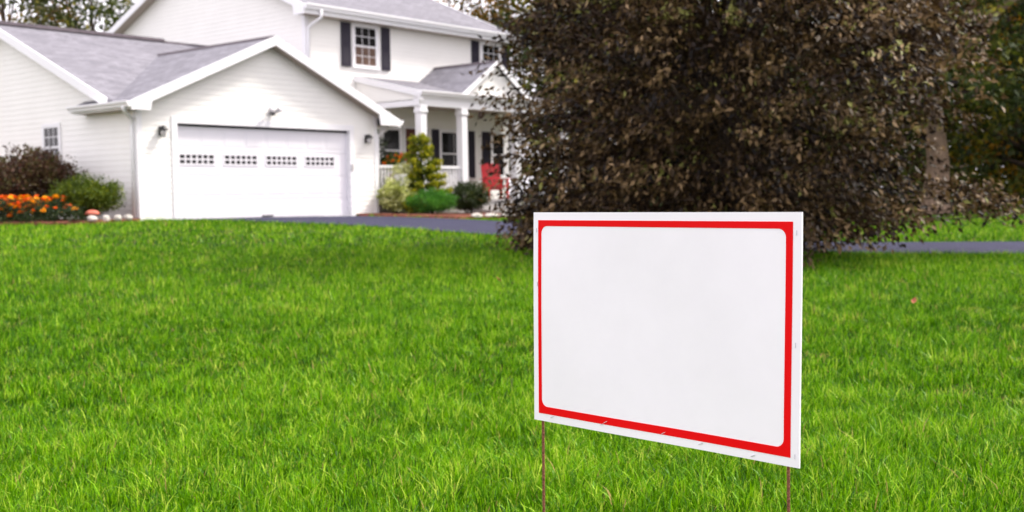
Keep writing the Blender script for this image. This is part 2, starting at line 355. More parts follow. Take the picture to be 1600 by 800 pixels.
def shutter(c, a, b, z0, z1):
    s_ = MB(); s_.box(a, b, c - .03, c, z0, z1)
    for q0, q1 in ((z0, z0 + .09), (z1 - .09, z1), ((z0 + z1) / 2 - .05, (z0 + z1) / 2 + .05)): s_.box(a + .05, b - .05, c - .04, c - .031, q0, q1)
    for q in (a, b - .05): s_.box(q, q + .05, c - .041, c - .031, z0 + .001, z1 - .001)
    z = z0 + .1
    while z < z1 - .12:
        if abs(z - (z0 + z1) / 2) > .08: s_.hexa([(a + .05, c - .031, z), (b - .05, c - .031, z), (b - .05, c - .039, z), (a + .05, c - .039, z), (a + .05, c - .031, z + .03), (b - .05, c - .031, z + .03), (b - .05, c - .033, z + .03), (a + .05, c - .033, z + .03)])
        z += .04
    s_.build('shutter', MT['shutter'], H)
window('u', 0, *SW_, 3, 2, .06, 'glass')
# main block walls
mf = MB().box(U1 + .004, U2, V1 + .004, V1 + .2, -.3, 5.38).build('main_front_wall', MT['siding'], H)
w1 = (8.49, 9.34, 4.15, 5.26); w2 = (13.89, 14.73, 4.15, 5.26)
pw = [(9.5, 10.2, 1.2, 2.46), (11.92, 13.08, 1.1, 2.46), (14.3, 14.9, 1.1, 2.46)]; pd = (10.4, 11.34, .38, 2.48)
pad = lambda h, p=.07: (h[0] - p, h[1] + p, h[2] - p, h[3] + p)
clap(mf, 'v', V1 + .004, K(U1 + .1), K(U2 - .1), 3.05, 5.31, [pad(w1), pad(w2)])
clap(mf, 'v', V1 + .004, K(W + .02), K(U2 - .1), .38, 3.05, [pad(h) for h in pw] + [pad(pd)], .16)
window('v', V1, *w1, 3, 2); window('v', V1, *w2, 3, 2, .07, 'glass')
for a, b in ((8.0, 8.34), (9.52, 9.84), (13.38, 13.72), (14.86, 15.08)): shutter(V1 - .018, a, b, 4.1, 5.3)
for h, cc in zip(pw, (1, 2, 1)): window('v', V1, *h, cc, 1, .07, 'glass')
for a, b in ((11.53, 11.82), (13.18, 13.44), (13.82, 14.2)): shutter(V1 - .018, a, b, 1.05, 2.5)
pdo = MB().box(pd[0], pd[1], V1 - .03, V1 + .03, pd[2], pd[3])
for q0, q1 in ((.55, 1.2), (1.35, 2.2)):
    for x0, x1 in ((pd[0] + .1, pd[0] + .41), (pd[0] + .5, pd[1] - .1)): pdo.box(x0, x1, V1 - .042, V1 - .031, q0, q1)
pdo = pdo.build('front_door', MT['brown_door'], H)
f = MB(); f.box(pd[0] - .07, pd[0] - .002, V1 - .05, V1, .38, pd[3] + .07); f.box(pd[1] + .002, pd[1] + .07, V1 - .05, V1, .38, pd[3] + .07); f.box(pd[0] - .002, pd[1] + .002, V1 - .049, V1, pd[3] + .002, pd[3] + .07)
f.build('door_frame', MT['trim'], pdo); MB().tube([(pd[1] - .08, V1 - .04, 1.35), (pd[1] - .08, V1 - .1, 1.35), (pd[1] - .12, V1 - .1, 1.35)], .014, 6).build('handle', MT['steel'], pdo)
ms = MB().prism([(U1 + .004, V1 + .21, 1), (U1 + .004, V2, 1), (U1 + .004, V2, mroof(V2) - .12), (U1 + .004, MV, MZ - .14), (U1 + .004, V1 + .21, mroof(V1 + .21) - .12)], (.19, 0, 0)).build('main_gable_wall', MT['siding'], H)
mlo = lambda z: max(V1 + .1, MV - (MZ - .15 - z) / MS); mhi = lambda z: min(V2 - .1, MV + (MZ - .15 - z) / MS)
clap(ms, 'u', U1 + .004, mlo, mhi, 2.6, MZ - .17)
MB().box(U1 - .02, U1 + .1, V1 - .022, V1 + .1, 2.3, 5.38).build('corner_board', MT['trim'], H)
MB().box(U2 - .1, U2 + .02, V1 - .022, V1 + .1, -.3, 5.38).build('corner_board', MT['trim'], H)
MB().prism([(U2, V1, -.3), (U2, V2, -.3), (U2, V2, mroof(V2) - .12), (U2, MV, MZ - .14), (U2, V1, mroof(V1) - .12)], (-.19, 0, 0)).build('far_gable_wall', MT['siding'], H)
MB().box(U1, U2, V2 - .2, V2, -.3, 5.3).build('rear_wall', MT['siding'], H)
MB().box(W - .006, W - .19, .2, V1, -.3, 2.5).build('garage_return_wall', MT['siding'], H)
MB().box(0.01, U1, 10.1, 10.3, -.3, 2.6).build('garage_rear_wall', MT['siding'], H)

# roofs
r1 = slab('garage_gable_roof', [(RU, -.3, RZ), (EL, -.3, groof(EL)), (EL, 1.95, groof(EL)), (.03, 1.95, groof(.03)), (.03, 4.5, groof(.03)), (RU, 4.5, RZ)], H)
r1b = slab('garage_gable_roof', [(RU, -.3, RZ), (RU, 4.5, RZ), (U1, 4.5, groof(U1)), (U1, V1, groof(U1)), (ER, V1, groof(ER)), (ER, -.3, groof(ER))], H)
r2 = slab('garage_body_roof', [(-.25, .62, wroof(.62)), (-.25, WV, WR), (U1, WV, WR), (U1, .62, wroof(.62))], H)
r2b = slab('garage_body_roof', [(-.25, 10.6, wroof(10.6)), (U1, 10.6, wroof(10.6)), (U1, WV, WR), (-.25, WV, WR)], H)
ML, MR, ME, MB2 = U1 - .32, U2 + .3, V1 - .36, V2 + .36
r3 = slab('main_roof', [(ML, ME, mroof(ME)), (MR, ME, mroof(ME)), (MR, MV, MZ), (ML, MV, MZ)], H)
r3b = slab('main_roof', [(ML, MB2, mroof(MB2)), (ML, MV, MZ), (MR, MV, MZ), (MR, MB2, mroof(MB2))], H)
MB().prism([(RU - .11, -.28, RZ - .036), (RU, -.28, RZ + .035), (RU + .11, -.28, RZ - .036)], (0, 4.72, 0)).build('ridge_cap', MT['cap'], r1)
MB().prism([(-.25, WV - .11, WR - .03), (-.25, WV, WR + .03), (-.25, WV + .11, WR - .03)], (U1 + .25, 0, 0)).build('ridge_cap', MT['cap'], r2)
MB().prism([(-.2, WV - .13, WR - .02), (-.2, WV - .1, WR + .06), (-.2, WV, WR + .085), (-.2, WV + .1, WR + .06), (-.2, WV + .13, WR - .02)], (4.55, 0, 0)).build('ridge_vent', MT['cap'], r2)
MB().prism([(ML, MV - .12, MZ - .04), (ML, MV, MZ + .035), (ML, MV + .12, MZ - .04)], (MR - ML, 0, 0)).build('ridge_cap', MT['cap'], r3)
# rake boards
def rake(p0, p1, depth, out, th=.028, parent=H):
    p0, p1 = Vector(p0), Vector(p1); dn = Vector((0, 0, -depth))
    MB().prism([p0, p1, p1 + dn, p0 + dn], out).build('rake_board', MT['trim'], parent)
lift = .018
rake((EL, -.3, groof(EL) + lift), (RU, -.3, RZ + lift), .21, (0, -.03, 0)); rake((RU, -.3, RZ + lift), (ER, -.3, groof(ER) + lift), .21, (0, -.03, 0))
rake((-.25, .66, wroof(.66) + lift), (-.25, WV, WR + lift), .21, (-.03, 0, 0)); rake((-.25, WV, WR + lift), (-.25, 10.6, wroof(10.6) + lift), .21, (-.03, 0, 0))
rake((ML, ME, mroof(ME) + lift), (ML, MV, MZ + lift), .2, (-.03, 0, 0)); rake((ML, MV, MZ + lift), (ML, MB2, mroof(MB2) + lift), .2, (-.03, 0, 0))
rake((MR, ME, mroof(ME) + lift), (MR, MV, MZ + lift), .2, (.03, 0, 0))
# soffits under the rakes and eaves
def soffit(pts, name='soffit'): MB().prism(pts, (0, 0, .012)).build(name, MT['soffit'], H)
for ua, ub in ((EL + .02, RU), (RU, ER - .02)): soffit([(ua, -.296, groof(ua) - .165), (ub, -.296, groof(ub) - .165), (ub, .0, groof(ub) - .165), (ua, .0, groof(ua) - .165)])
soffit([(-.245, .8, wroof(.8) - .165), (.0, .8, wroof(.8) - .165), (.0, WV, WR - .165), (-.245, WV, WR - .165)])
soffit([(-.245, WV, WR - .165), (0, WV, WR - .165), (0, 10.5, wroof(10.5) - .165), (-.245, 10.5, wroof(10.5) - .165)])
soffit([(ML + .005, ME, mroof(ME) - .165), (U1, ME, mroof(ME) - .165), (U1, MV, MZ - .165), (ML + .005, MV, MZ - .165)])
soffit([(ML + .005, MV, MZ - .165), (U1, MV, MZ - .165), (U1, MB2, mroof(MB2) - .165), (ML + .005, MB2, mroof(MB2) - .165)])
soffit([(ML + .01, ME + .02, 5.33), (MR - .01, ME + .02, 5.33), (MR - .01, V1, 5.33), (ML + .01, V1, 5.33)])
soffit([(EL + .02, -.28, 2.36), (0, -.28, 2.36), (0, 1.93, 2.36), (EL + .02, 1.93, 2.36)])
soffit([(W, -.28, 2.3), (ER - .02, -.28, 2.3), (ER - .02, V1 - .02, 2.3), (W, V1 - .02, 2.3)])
# fascias and eave return boxes
MB().box(EL - .012, EL + .015, -.29, 1.95, 2.36, groof(EL) - .01).build('fascia', MT['trim'], H)
MB().box(ER - .015, ER + .012, -.29, V1 - .02, 2.3, groof(ER) - .01).build('fascia', MT['trim'], H)
MB().box(ML + .02, MR - .02, ME - .012, ME + .015, 5.33, mroof(ME) - .012).build('fascia', MT['trim'], H)
def porkchop(pts, out): MB().prism(pts, out).build('eave_return', MT['trim'], H)
porkchop([(EL - .012, -.333, 2.345), (.12, -.333, 2.345), (.16, -.333, groof(.16) - .19), (EL - .012, -.333, groof(EL) - .005)], (0, .05, 0))
porkchop([(ER + .012, -.333, 2.285), (W - .15, -.333, 2.285), (W - .2, -.333, groof(W - .2) - .19), (ER + .012, -.333, groof(ER) - .005)], (0, .05, 0))
porkchop([(ML - .033, ME - .01, 5.31), (ML - .033, V1 + .02, 5.31), (ML - .033, V1 + .06, mroof(V1 + .06) - .18), (ML - .033, ME - .01, mroof(ME) - .005)], (.05, 0, 0))
porkchop([(EL, 1.94, 2.36), (0, 1.94, 2.36), (0, 1.94, groof(0) - .1), (EL, 1.94, groof(EL) - .1)], (0, .02, 0))
# gutters: K-style profile extruded, and downspouts
def gutter(p, q, out, h=.12, wd=.12):
    p, q, o = Vector(p), Vector(q), Vector(out); z = Vector((0, 0, 1))
    prof = [(0, 0), (0, -h), (wd * .6, -h), (wd * .75, -h * .55), (wd, -h * .3), (wd, 0), (wd - .012, 0), (wd - .014, -.02), (.012, -.02), (.01, 0)]
    MB().prism([p + o * a + z * b for a, b in prof], q - p).build('gutter', MT['trim'], H)
gutter((EL - .013, -.33, groof(EL) + .0), (EL - .013, 1.97, groof(EL) + .0), (-1, 0, 0))
gutter((ER + .013, -.33, groof(ER) + .0), (ER + .013, V1 - .03, groof(ER) + .0), (1, 0, 0))
gutter((ML - .01, ME - .013, mroof(ME) + .02), (MR + .02, ME - .013, mroof(ME) + .02), (0, -1, 0), .14, .13)
MB().tube([(EL - .07, -.12, groof(EL) - .1), (EL - .07, -.12, 2.36), (-.2, -.02, 2.24), (-.06, .1, 2.18), (-.06, .1, 2.0), (-.06, .1, .1)], .042, 8).build('downspout', MT['trim'], H)
MB().tube([(U1 + .2, ME - .07, mroof(ME) - .1), (U1 + .2, ME - .07, 5.26), (U1 + .1, V1 - .14, 5.1), (U1 + .06, V1 - .06, 5.0), (U1 + .06, V1 - .06, 2.4)], .042, 8).build('downspout', MT['trim'], H)
MB().tube([(ER + .05, 0.1, groof(ER) - .1), (ER - .1, .06, 2.22), (W + .07, .05, 2.05), (W + .07, .05, .1)], .04, 8).build('downspout', MT['trim'], H)

# ------------------------------------------------------------------ porch (part of the house)
PV = .18; PE = 3.29; PL, PR = 8.5, 15.2; psh = lambda v: PE + .23 * (v - PV)
GC, GS, GP = 11.72, .67, 4.32; GL, GRr = 10.18, 13.26
slab('porch_roof', [(PL, PV, psh(PV)), (PR, PV, psh(PV)), (PR, V1, psh(V1)), (PL, V1, psh(V1))], H, .07)
pg = slab('porch_gable_roof', [(GL, PV, GP - GS * (GC - GL)), (GC, PV, GP), (GC, V1, GP), (GC - .69, V1, GP - GS * .69)], H, .06)
slab('porch_gable_roof', [(GRr, PV, GP - GS * (GRr - GC)), (GC + .69, V1, GP - GS * .69), (GC, V1, GP), (GC, PV, GP)], H, .06)
MB().prism([(GC - .1, PV + .01, GP - .05), (GC, PV + .01, GP + .03), (GC + .1, PV + .01, GP - .05)], (0, V1 - PV - .02, 0)).build('ridge_cap', MT['cap'], pg)
rake((GL - .02, PV - .003, GP - GS * (GC - GL) + .005), (GC, PV - .003, GP + .022), .15, (0, -.03, 0)); rake((GC, PV - .003, GP + .022), (GRr + .02, PV - .003, GP - GS * (GRr - GC) + .005), .15, (0, -.03, 0))
tym = MB().prism([(GL + .15, PV + .12, PE - .02), (GRr - .15, PV + .12, PE - .02), (GC, PV + .12, GP - .07)], (0, .05, 0)).build('porch_gable_wall', MT['siding'], H)
clap(tym, 'v', PV + .12, lambda z: GC - (GP - .12 - z) / GS, lambda z: GC + (GP - .12 - z) / GS, PE + .02, GP - .16, (), .118)
rake((PL, PV, psh(PV) + .015), (PL, V1, psh(V1) + .015), .17, (-.03, 0, 0))
MB().prism([(PL + .03, PV + .1, 3.06), (PL + .03, V1, 3.06), (PL + .03, V1, psh(V1) - .08), (PL + .03, PV + .1, psh(PV + .1) - .08)], (.03, 0, 0)).build('porch_end_panel', MT['siding'], H)
MB().box(PL + .02, PR - .02, PV + .02, PV + .24, 2.91, 3.18).build('porch_beam', MT['trim'], H)
MB().box(PL + .02, PL + .22, PV + .241, V1 - .02, 2.91, 3.06).build('porch_beam', MT['trim'], H)
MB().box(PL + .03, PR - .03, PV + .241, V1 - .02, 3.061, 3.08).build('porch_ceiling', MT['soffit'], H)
MB().box(PL, PR, PV - .012, PV + .015, 3.11, PE - .01).build('fascia', MT['trim'], H)
gutter((PL - .02, PV - .013, PE + .01), (GL + .02, PV - .013, PE + .01), (0, -1, 0)); gutter((GL + .021, PV - .013, PE + .009), (PR, PV - .013, PE + .009), (0, -1, 0))
MB().box(PL - .033, PL + .1, PV - .05, PV + .02, 3.03, PE - .01).build('eave_return', MT['trim'], H)
fl = MB().box(W + .005, PR, PV + .0, V1 - .005, -.3, .30).build('porch_base', MT['concrete'], H)
k = W + .01
while k < PR - .05:
    MB().box(k, min(k + .135, PR), PV - .03, V1 - .04, .302, .38).build('floor_board', MT['deck'], fl); k += .142
for x in (8.68, 10.3, 12.64, 15.0):
    y = PV + .13; c = MB(); c.box(x - .11, x + .11, y - .11, y + .11, .5, 2.73); c.box(x - .14, x + .14, y - .14, y + .14, .381, .5); c.box(x - .14, x + .14, y - .14, y + .14, 2.73, 2.79); c.box(x - .125, x + .125, y - .125, y + .125, 2.79, 2.909)
    c.build('porch_column', MT['trim'], H, .008)
def railing(x0, x1):
    y = PV + .13; top = MB().box(x0, x1, y - .045, y + .045, 1.25, 1.32).build('railing', MT['trim'], H)
    MB().box(x0, x1, y - .03, y + .03, .47, .53).build('bottom_rail', MT['trim'], top)
    n = int((x1 - x0) / .115)
    for i in range(n):
        x = x0 + (i + .5) * (x1 - x0) / n; MB().box(x - .021, x + .021, y - .021, y + .021, .53, 1.25).build('baluster', MT['trim'], top)
railing(W + .02, 8.57); railing(8.79, 10.19)
for i in range(2): MB().box(10.6, 12.4, PV - .03 - .3 * (i + 1), PV - .03 - .3 * i, -.2, .30 - .15 * (i + 1) + .1).build('porch_step', MT['concrete'], H)

# ------------------------------------------------------------------ wall lights
def lantern(u, label):
    e = empty('wall_lantern', (u, -.012, 1.95)); e.scale = (.82, .82, .82); tag(e, label, 'lantern', 'lanterns beside the garage door')
    MB().box(-.06, .06, -.02, 0, -.12, .12).build('back_plate', MT['black'], e, .004)
    MB().tube([(0, -.02, .07), (0, -.07, .12), (0, -.13, .1)], .013, 6).build('arm', MT['black'], e)
    MB().lathe([(.0, .16), (.03, .155), (.06, .13), (.115, .07), (.12, .04), (.1, .04)], 14, (0, -.13, -.02)).build('hood', MT['black'], e)
    MB().lathe([(.07, .04), (.075, -.02), (.06, -.1), (.03, -.13), (.0, -.135)], 14, (0, -.13, -.02)).build('glass', MT['lamp'], e)
lantern(.54, 'black hooded wall lantern left of the garage door'); lantern(6.38, 'black hooded wall lantern right of the garage door')
e = tag(empty('floodlight', (3.44, -.012, 2.5)), 'small twin floodlight on the gable above the garage door', 'floodlight')
MB().lathe([(.07, 0), (.07, .03), (.05, .04), (0, .04)], 14).build('mount', MT['bulb'], e); e.children[0].rotation_euler = (math.radians(90), 0, 0)
for sx in (-1, 1):
    o = MB().lathe([(.0, -.07), (.035, -.06), (.045, .02), (.07, .09), (.066, .1), (.0, .095)], 12).build('lamp_head', MT['bulb'], e)
    o.location = (sx * .09, -.11, .0); o.rotation_euler = (math.radians(60), 0, math.radians(sx * 25))
MB().box(-.035, .035, -.1, -.03, -.1, -.03).build('motion_sensor', MT['black'], e, .006)

# ------------------------------------------------------------------ foliage tools
def leaf_mesh(name, C, L, Wd, Dr, up_bias=.4, fold=.25, tone=None, mat_=None, parent=None):
    """C leaf bases (n,3), Dr directions, L lengths, Wd widths -> one mesh of folded leaf blades"""
    n = len(C); Dr = Dr / np.linalg.norm(Dr, axis=1, keepdims=True)
    N = RNG.normal(size=(n, 3)); N[:, 2] += up_bias * 3
    S = np.cross(Dr, N); S /= np.linalg.norm(S, axis=1, keepdims=True) + 1e-9; N = np.cross(S, Dr)
    L = L[:, None]; Wd = Wd[:, None]
    base = C; tip = C + Dr * L - N * L * .12; mid = C + Dr * L * .45
    a = mid + S * Wd * .5 + N * Wd * fold; b = mid - S * Wd * .5 + N * Wd * fold
    V = np.stack([base, a, tip, b], 1).reshape(-1, 3)
    i = np.arange(n) * 4
    F = np.concatenate([np.stack([i, i + 1, i + 2], 1), np.stack([i, i + 2, i + 3], 1)])
    me = np_mesh(name, V, F); at = me.attributes.new('tone', 'FLOAT', 'POINT'); at.data.foreach_set('value', np.repeat(tone, 4).astype(np.float32))
    o = mobj(name, me, mat_, parent); o['kind'] = 'stuff'
    return o
def np_mesh(name, V, F):
    me = bpy.data.meshes.new(name); nv, nf = len(V), len(F)
    me.vertices.add(nv); me.vertices.foreach_set('co', np.asarray(V, np.float32).ravel())
    me.loops.add(nf * 3); me.loops.foreach_set('vertex_index', np.asarray(F, np.int32).ravel())
    me.polygons.add(nf); me.polygons.foreach_set('loop_start', np.arange(nf, dtype=np.int32) * 3); me.polygons.foreach_set('loop_total', np.full(nf, 3, np.int32))
    me.update(calc_edges=True); me.validate(); return me
def clumps_to_leaves(cl, out, per, rad, ll, perp=.43, along=1.0, droop=.2):
    """leaves spread round clump centres; out = outward direction of each clump"""
    n = len(cl); k = RNG.poisson(per, n) + 3; idx = np.repeat(np.arange(n), k); m = len(idx)
    R = rad if np.ndim(rad) == 0 else rad[idx][:, None]
    o = out[idx]; ta = RNG.uniform(-1.0, .95, (m, 1)) * along
    off = RNG.normal(size=(m, 3)) * perp * (1.15 - .45 * ta / along) + o * ta; off[:, 2] = off[:, 2] * .7 - droop * .35 * np.maximum(ta[:, 0], 0) ** 2
    C = cl[idx] + off * R
    D = o * .8 + RNG.normal(size=(m, 3)) * .7; D[:, 2] -= droop
    L = ll * RNG.uniform(.6, 1.25, m)
    return C, D, L, idx
def twigs(name, P0, P1, r, m, parent):
    """thin three-sided twigs from P0 to P1"""
    n = len(P0); A = np.cross(P1 - P0, [0.3, .2, 1.]); A /= np.linalg.norm(A, axis=1, keepdims=True) + 1e-9; B = np.cross(P1 - P0, A); B /= np.linalg.norm(B, axis=1, keepdims=True) + 1e-9
    V = []; r = np.broadcast_to(r, (n,))[:, None]
    for P, q in ((P0, 1.0), (P1, .35)):
        for g in (0, 2.1, 4.2): V.append(P + (A * math.cos(g) + B * math.sin(g)) * r * q)
    V = np.stack(V, 1).reshape(-1, 3); i = np.arange(n) * 6; F = []
    for j in range(3):
        k = (j + 1) % 3; F += [np.stack([i + j, i + k, i + 3 + k], 1), np.stack([i + j, i + 3 + k, i + 3 + j], 1)]
    o = mobj(name, np_mesh(name, V, np.concatenate(F)), m, parent); o['kind'] = 'stuff'; return o

# leaf materials
LM = dict(
    copper=ramp_leaf('copper_leaf', [(0, (.006, .003, .002)), (.3, (.024, .012, .005)), (.55, (.068, .040, .015)), (.78, (.16, .10, .042)), (.95, (.36, .24, .13)), (1, (.2, .2, .05))], .5, .2, .14),
    dark=ramp_leaf('dark_green_leaf', [(0, (.010, .018, .004)), (.5, (.034, .056, .008)), (.85, (.12, .14, .012)), (1, (.28, .24, .015))], .55, .3, .25),
    autumn=ramp_leaf('autumn_leaf', [(0, (.03, .035, .008)), (.45, (.085, .095, .018)), (.75, (.17, .125, .02)), (1, (.32, .15, .02))], .55, .3, .3),
    gold=ramp_leaf('golden_leaf', [(0, (.08, .05, .006)), (.5, (.28, .15, .008)), (1, (.55, .28, .01))], .55, .3, .3),
    green=ramp_leaf('bush_green', [(0, (.025, .045, .004)), (.6, (.09, .14, .007)), (1, (.24, .28, .012))], .55, .3, .25),
    barberry=ramp_leaf('red_shrub_leaf', [(0, (.03, .016, .010)), (.4, (.10, .045, .028)), (.6, (.07, .075, .018)), (.8, (.15, .08, .045)), (1, (.11, .13, .025))], .55, .3, .25),
    boxwood=ramp_leaf('boxwood_leaf', [(0, (.01, .02, .005)), (.6, (.03, .055, .008)), (1, (.09, .12, .015))], .5, .35, .2),
    pale=ramp_leaf('pale_leaf', [(0, (.16, .20, .04)), (.5, (.46, .50, .13)), (1, (.75, .74, .42))], .6, .3, .25),
    goldconifer=ramp_leaf('gold_conifer_leaf', [(0, (.03, .055, .005)), (.5, (.15, .20, .01)), (1, (.56, .50, .012))], .6, .3, .25),
    juniper=ramp_leaf('juniper_leaf', [(0, (.02, .08, .01)), (.6, (.07, .25, .02)), (1, (.17, .42, .03))], .6, .3, .25),
    marigold=ramp_leaf('marigold_leaf', [(0, (.01, .02, .006)), (.6, (.025, .05, .012)), (1, (.07, .09, .02))], .6, .3, .25),
    grass=ramp_leaf('grass_blade', [(0, (.006, .03, .0004)), (.3, (.030, .118, .0006)), (.6, (.106, .275, .0008)), (.85, (.235, .465, .002)), (.95, (.45, .58, .06)), (1, (.40, .28, .10))], .4, .15, .22, 1.15),
)

# ------------------------------------------------------------------ yard sign
sx = Vector((-0.113583, -0.993527, 0.001682)); su = Vector((0.020875, -0.000694, 0.999782)); sy = su.cross(sx)
SO = Vector((-11.08086, -19.10937, 0.016516)); SWD, SHT = .6677, .457
foot = gz(SO.x + sx.x * SWD / 2, SO.y + sx.y * SWD / 2)
SG = empty('yard_sign')
base = SO + sx * (SWD / 2); t_ = (base.z - foot) / su.z; base = base - su * t_
SG.matrix_world = Matrix(((sx[0], sy[0], su[0], base[0]), (sx[1], sy[1], su[1], base[1]), (sx[2], sy[2], su[2], base[2]), (0, 0, 0, 1)))
tag(SG, 'blank white plastic yard sign with red border on rusty wire stakes in the lawn', 'sign')
Z0 = t_
def bulge(x, z):   # slight warp of the thin plastic sheet
    return .0035 * math.sin(3.1 * (x / SWD + .5)) * math.sin(2.2 * z / SHT + .4) + .0012 * math.sin(9 * x / SWD + 4 * z / SHT)
def sheet(name, polyline_out, polyline_in, y0, y1, m):
    n = len(polyline_out); V = []
    for yy in (y0, y1):
        for P in (polyline_out, polyline_in): V += [(x - SWD / 2, yy + bulge(x - SWD / 2, z), z + Z0) for x, z in P]
    F = []
    for i in range(n):
        j = (i + 1) % n
        F += [(i, j, n + j, n + i), (2 * n + i, 3 * n + i, 3 * n + j, 2 * n + j), (i, 2 * n + i, 2 * n + j, j), (n + i, n + j, 3 * n + j, 3 * n + i)]
    return MB().add(V, F).build(name, m, SG)
nx, nz = 32, 22; bo = MB()
gp = lambda i, j, yy: (SWD * i / nx - SWD / 2, yy + bulge(SWD * i / nx - SWD / 2, SHT * j / nz), SHT * j / nz + Z0)
for yy in (0, .004):
    bo.add([gp(i, j, yy) for j in range(nz + 1) for i in range(nx + 1)], [(j * (nx + 1) + i, j * (nx + 1) + i + 1, (j + 1) * (nx + 1) + i + 1, (j + 1) * (nx + 1) + i) for j in range(nz) for i in range(nx)], True)
for rim in ([(i, 0) for i in range(nx + 1)], [(i, nz) for i in range(nx + 1)], [(0, j) for j in range(nz + 1)], [(nx, j) for j in range(nz + 1)]):
    bo.add([gp(i, j, yy) for (i, j) in rim for yy in (0, .004)], [(2 * k, 2 * k + 1, 2 * k + 3, 2 * k + 2) for k in range(len(rim) - 1)])
bo = bo.build('sign_board', MT['board'], SG)
SIGN_OUT = dict(l=.0145, r=.6500, b=.0165, t=.4400); SIGN_IN = dict(l=.0238, r=.6358, b=.0325, t=.4272)
def rrect(q, r, k=8, seg=24):
    P = []
    cs = [((q['l'], q['b']), (1, 1), 180), ((q['r'], q['b']), (-1, 1), 270), ((q['r'], q['t']), (-1, -1), 0), ((q['l'], q['t']), (1, -1), 90)]
    for ci, ((x, z), (sx_, sz_), a0) in enumerate(cs):
        cx, cz = x + sx_ * r, z + sz_ * r
        for i in range(k + 1):
            g = math.radians(a0 + 90 * i / k); P.append((cx + r * math.cos(g), cz + r * math.sin(g)))
        nxt = cs[(ci + 1) % 4]; ex, ez = nxt[0][0] + nxt[1][0] * r, nxt[0][1] + nxt[1][1] * r; g = math.radians(nxt[2])
        e2 = (ex + r * math.cos(g), ez + r * math.sin(g)); s2 = P[-1]
        P += [(s2[0] + (e2[0] - s2[0]) * i / seg, s2[1] + (e2[1] - s2[1]) * i / seg) for i in range(1, seg)]
    return P
sheet('red_border', rrect(SIGN_OUT, .0006), rrect(SIGN_IN, .016), -.0008, .0005, MT['signred'])
for x, z, vert in ((.010, .418, 1), (.658, .42, 1), (.659, .02, 1), (.658, .22, 1), (.055, .012, 0), (.20, .016, 0), (.21, .022, 0), (.36, .02, 0), (.45, .012, 0), (.013, .30, 1), (.57, .008, 0)):
    b = MB(); h = .0045
    if vert: b.box(x - SWD / 2 - .0003, x - SWD / 2 + .0003, -.0018, .002, z + Z0 - h, z + Z0 + h)
    else: b.hexa([(x - SWD / 2 - h, -.0018, z + Z0 - .0025), (x - SWD / 2 + h, -.0018, z + Z0 + .0015), (x - SWD / 2 + h, .002, z + Z0 + .0015), (x - SWD / 2 - h, .002, z + Z0 - .0025), (x - SWD / 2 - h, -.0018, z + Z0 - .0015), (x - SWD / 2 + h, -.0018, z + Z0 + .0025), (x - SWD / 2 + h, .002, z + Z0 + .0025), (x - SWD / 2 - h, .002, z + Z0 - .0015)])
    o = b.build('staple', MT['steel'], SG); o.location.y = bulge(x - SWD / 2, z)
for x, lean in ((.021, .004), (.6405, .006)):
    X = x - SWD / 2
    MB().tube([(X + lean * 1.3, .0065, -.15), (X + lean, .0068, 0.02), (X + lean * .5, .0075, Z0 * .55), (X, .0072, Z0), (X, .0072, Z0 + .2)], .0031, 8).build('stake', MT['rust'], SG)
MB().tube([(.021 - SWD / 2, .0075, Z0 + .1), (.6405 - SWD / 2, .0075, Z0 + .1)], .0025, 6).build('cross_wire', MT['rust'], SG)

# ------------------------------------------------------------------ shrubs and garden plants
def shrub(name, label, cat, x, y, rx, ry, h, m, nclump, per, ll, wr=.5, crad=.16, squash=1.0, tone_shift=0, group=None, up=.3):
    z = gz(x, y) + .05; e = tag(empty(name, (x, y, z)), label, cat, group)
    n = nclump; U = RNG.normal(size=(n, 3)); U /= np.linalg.norm(U, axis=1, keepdims=True); U[:, 2] = U[:, 2] * .75 + .25
    ph = RNG.uniform(0, 6, 6)
    lob = 1 + .10 * np.sin(3 * np.arctan2(U[:, 1], U[:, 0]) + ph[0]) + .07 * np.sin(5 * np.arctan2(U[:, 1], U[:, 0]) + ph[1] + 4 * U[:, 2]) + .05 * RNG.normal(size=n)
    rr = (RNG.uniform(.3, 1, n) ** .45) * lob
    cl = np.stack([U[:, 0] * rx * rr, U[:, 1] * ry * rr, np.maximum(.06, h * .45 + U[:, 2] * h * .55 * rr)], 1)
    C, D, L, idx = clumps_to_leaves(cl, U, per, crad, ll); D[:, 2] += up
    C[:, 2] = np.maximum(C[:, 2], .02)
    tone = np.clip(.45 + .18 * RNG.normal(size=n)[idx] + .2 * RNG.normal(size=len(C)) + tone_shift, 0, 1)
    leaf_mesh('foliage', C, L, L * wr, D, .3, .2, tone, m, e)
    s = MB()
    for i in range(7):
        g = i * .9; s.tube([(.05 * math.cos(g), .05 * math.sin(g), -.1), (rx * .25 * math.cos(g), ry * .25 * math.sin(g), h * .3), (rx * .5 * math.cos(g), ry * .5 * math.sin(g), h * .62)], [.022, .016, .006], 5)
    s.build('stems', MT['twig'], e)
    return e
shrub('red_shrub', 'loose dark reddish shrub below the garage side window', 'shrub', -1.1, 2.3, .82, .95, 1.42, LM['barberry'], 420, 26, .09, .5, .2)
shrub('green_shrub', 'rounded green shrub between the reddish shrub and the garage corner', 'shrub', -1.0, .35, .6, .62, .82, LM['green'], 420, 30, .07, .35, .13)
shrub('pale_shrub', 'pale yellow-green shrub in the mulch bed at the garage corner', 'shrub', 6.98, -.38, .36, .36, .82, LM['pale'], 150, 22, .075, .6, .11)
shrub('juniper', 'bright green mounded juniper in front of the golden conifer', 'shrub', 7.6, -.95, .66, .55, .56, LM['juniper'], 330, 40, .06, .25, .11, up=.5)
shrub('dark_shrub', 'dark green rounded shrub near the open side of the porch', 'shrub', 9.5, -.6, .5, .5, .82, LM['boxwood'], 300, 30, .05, .55, .11)
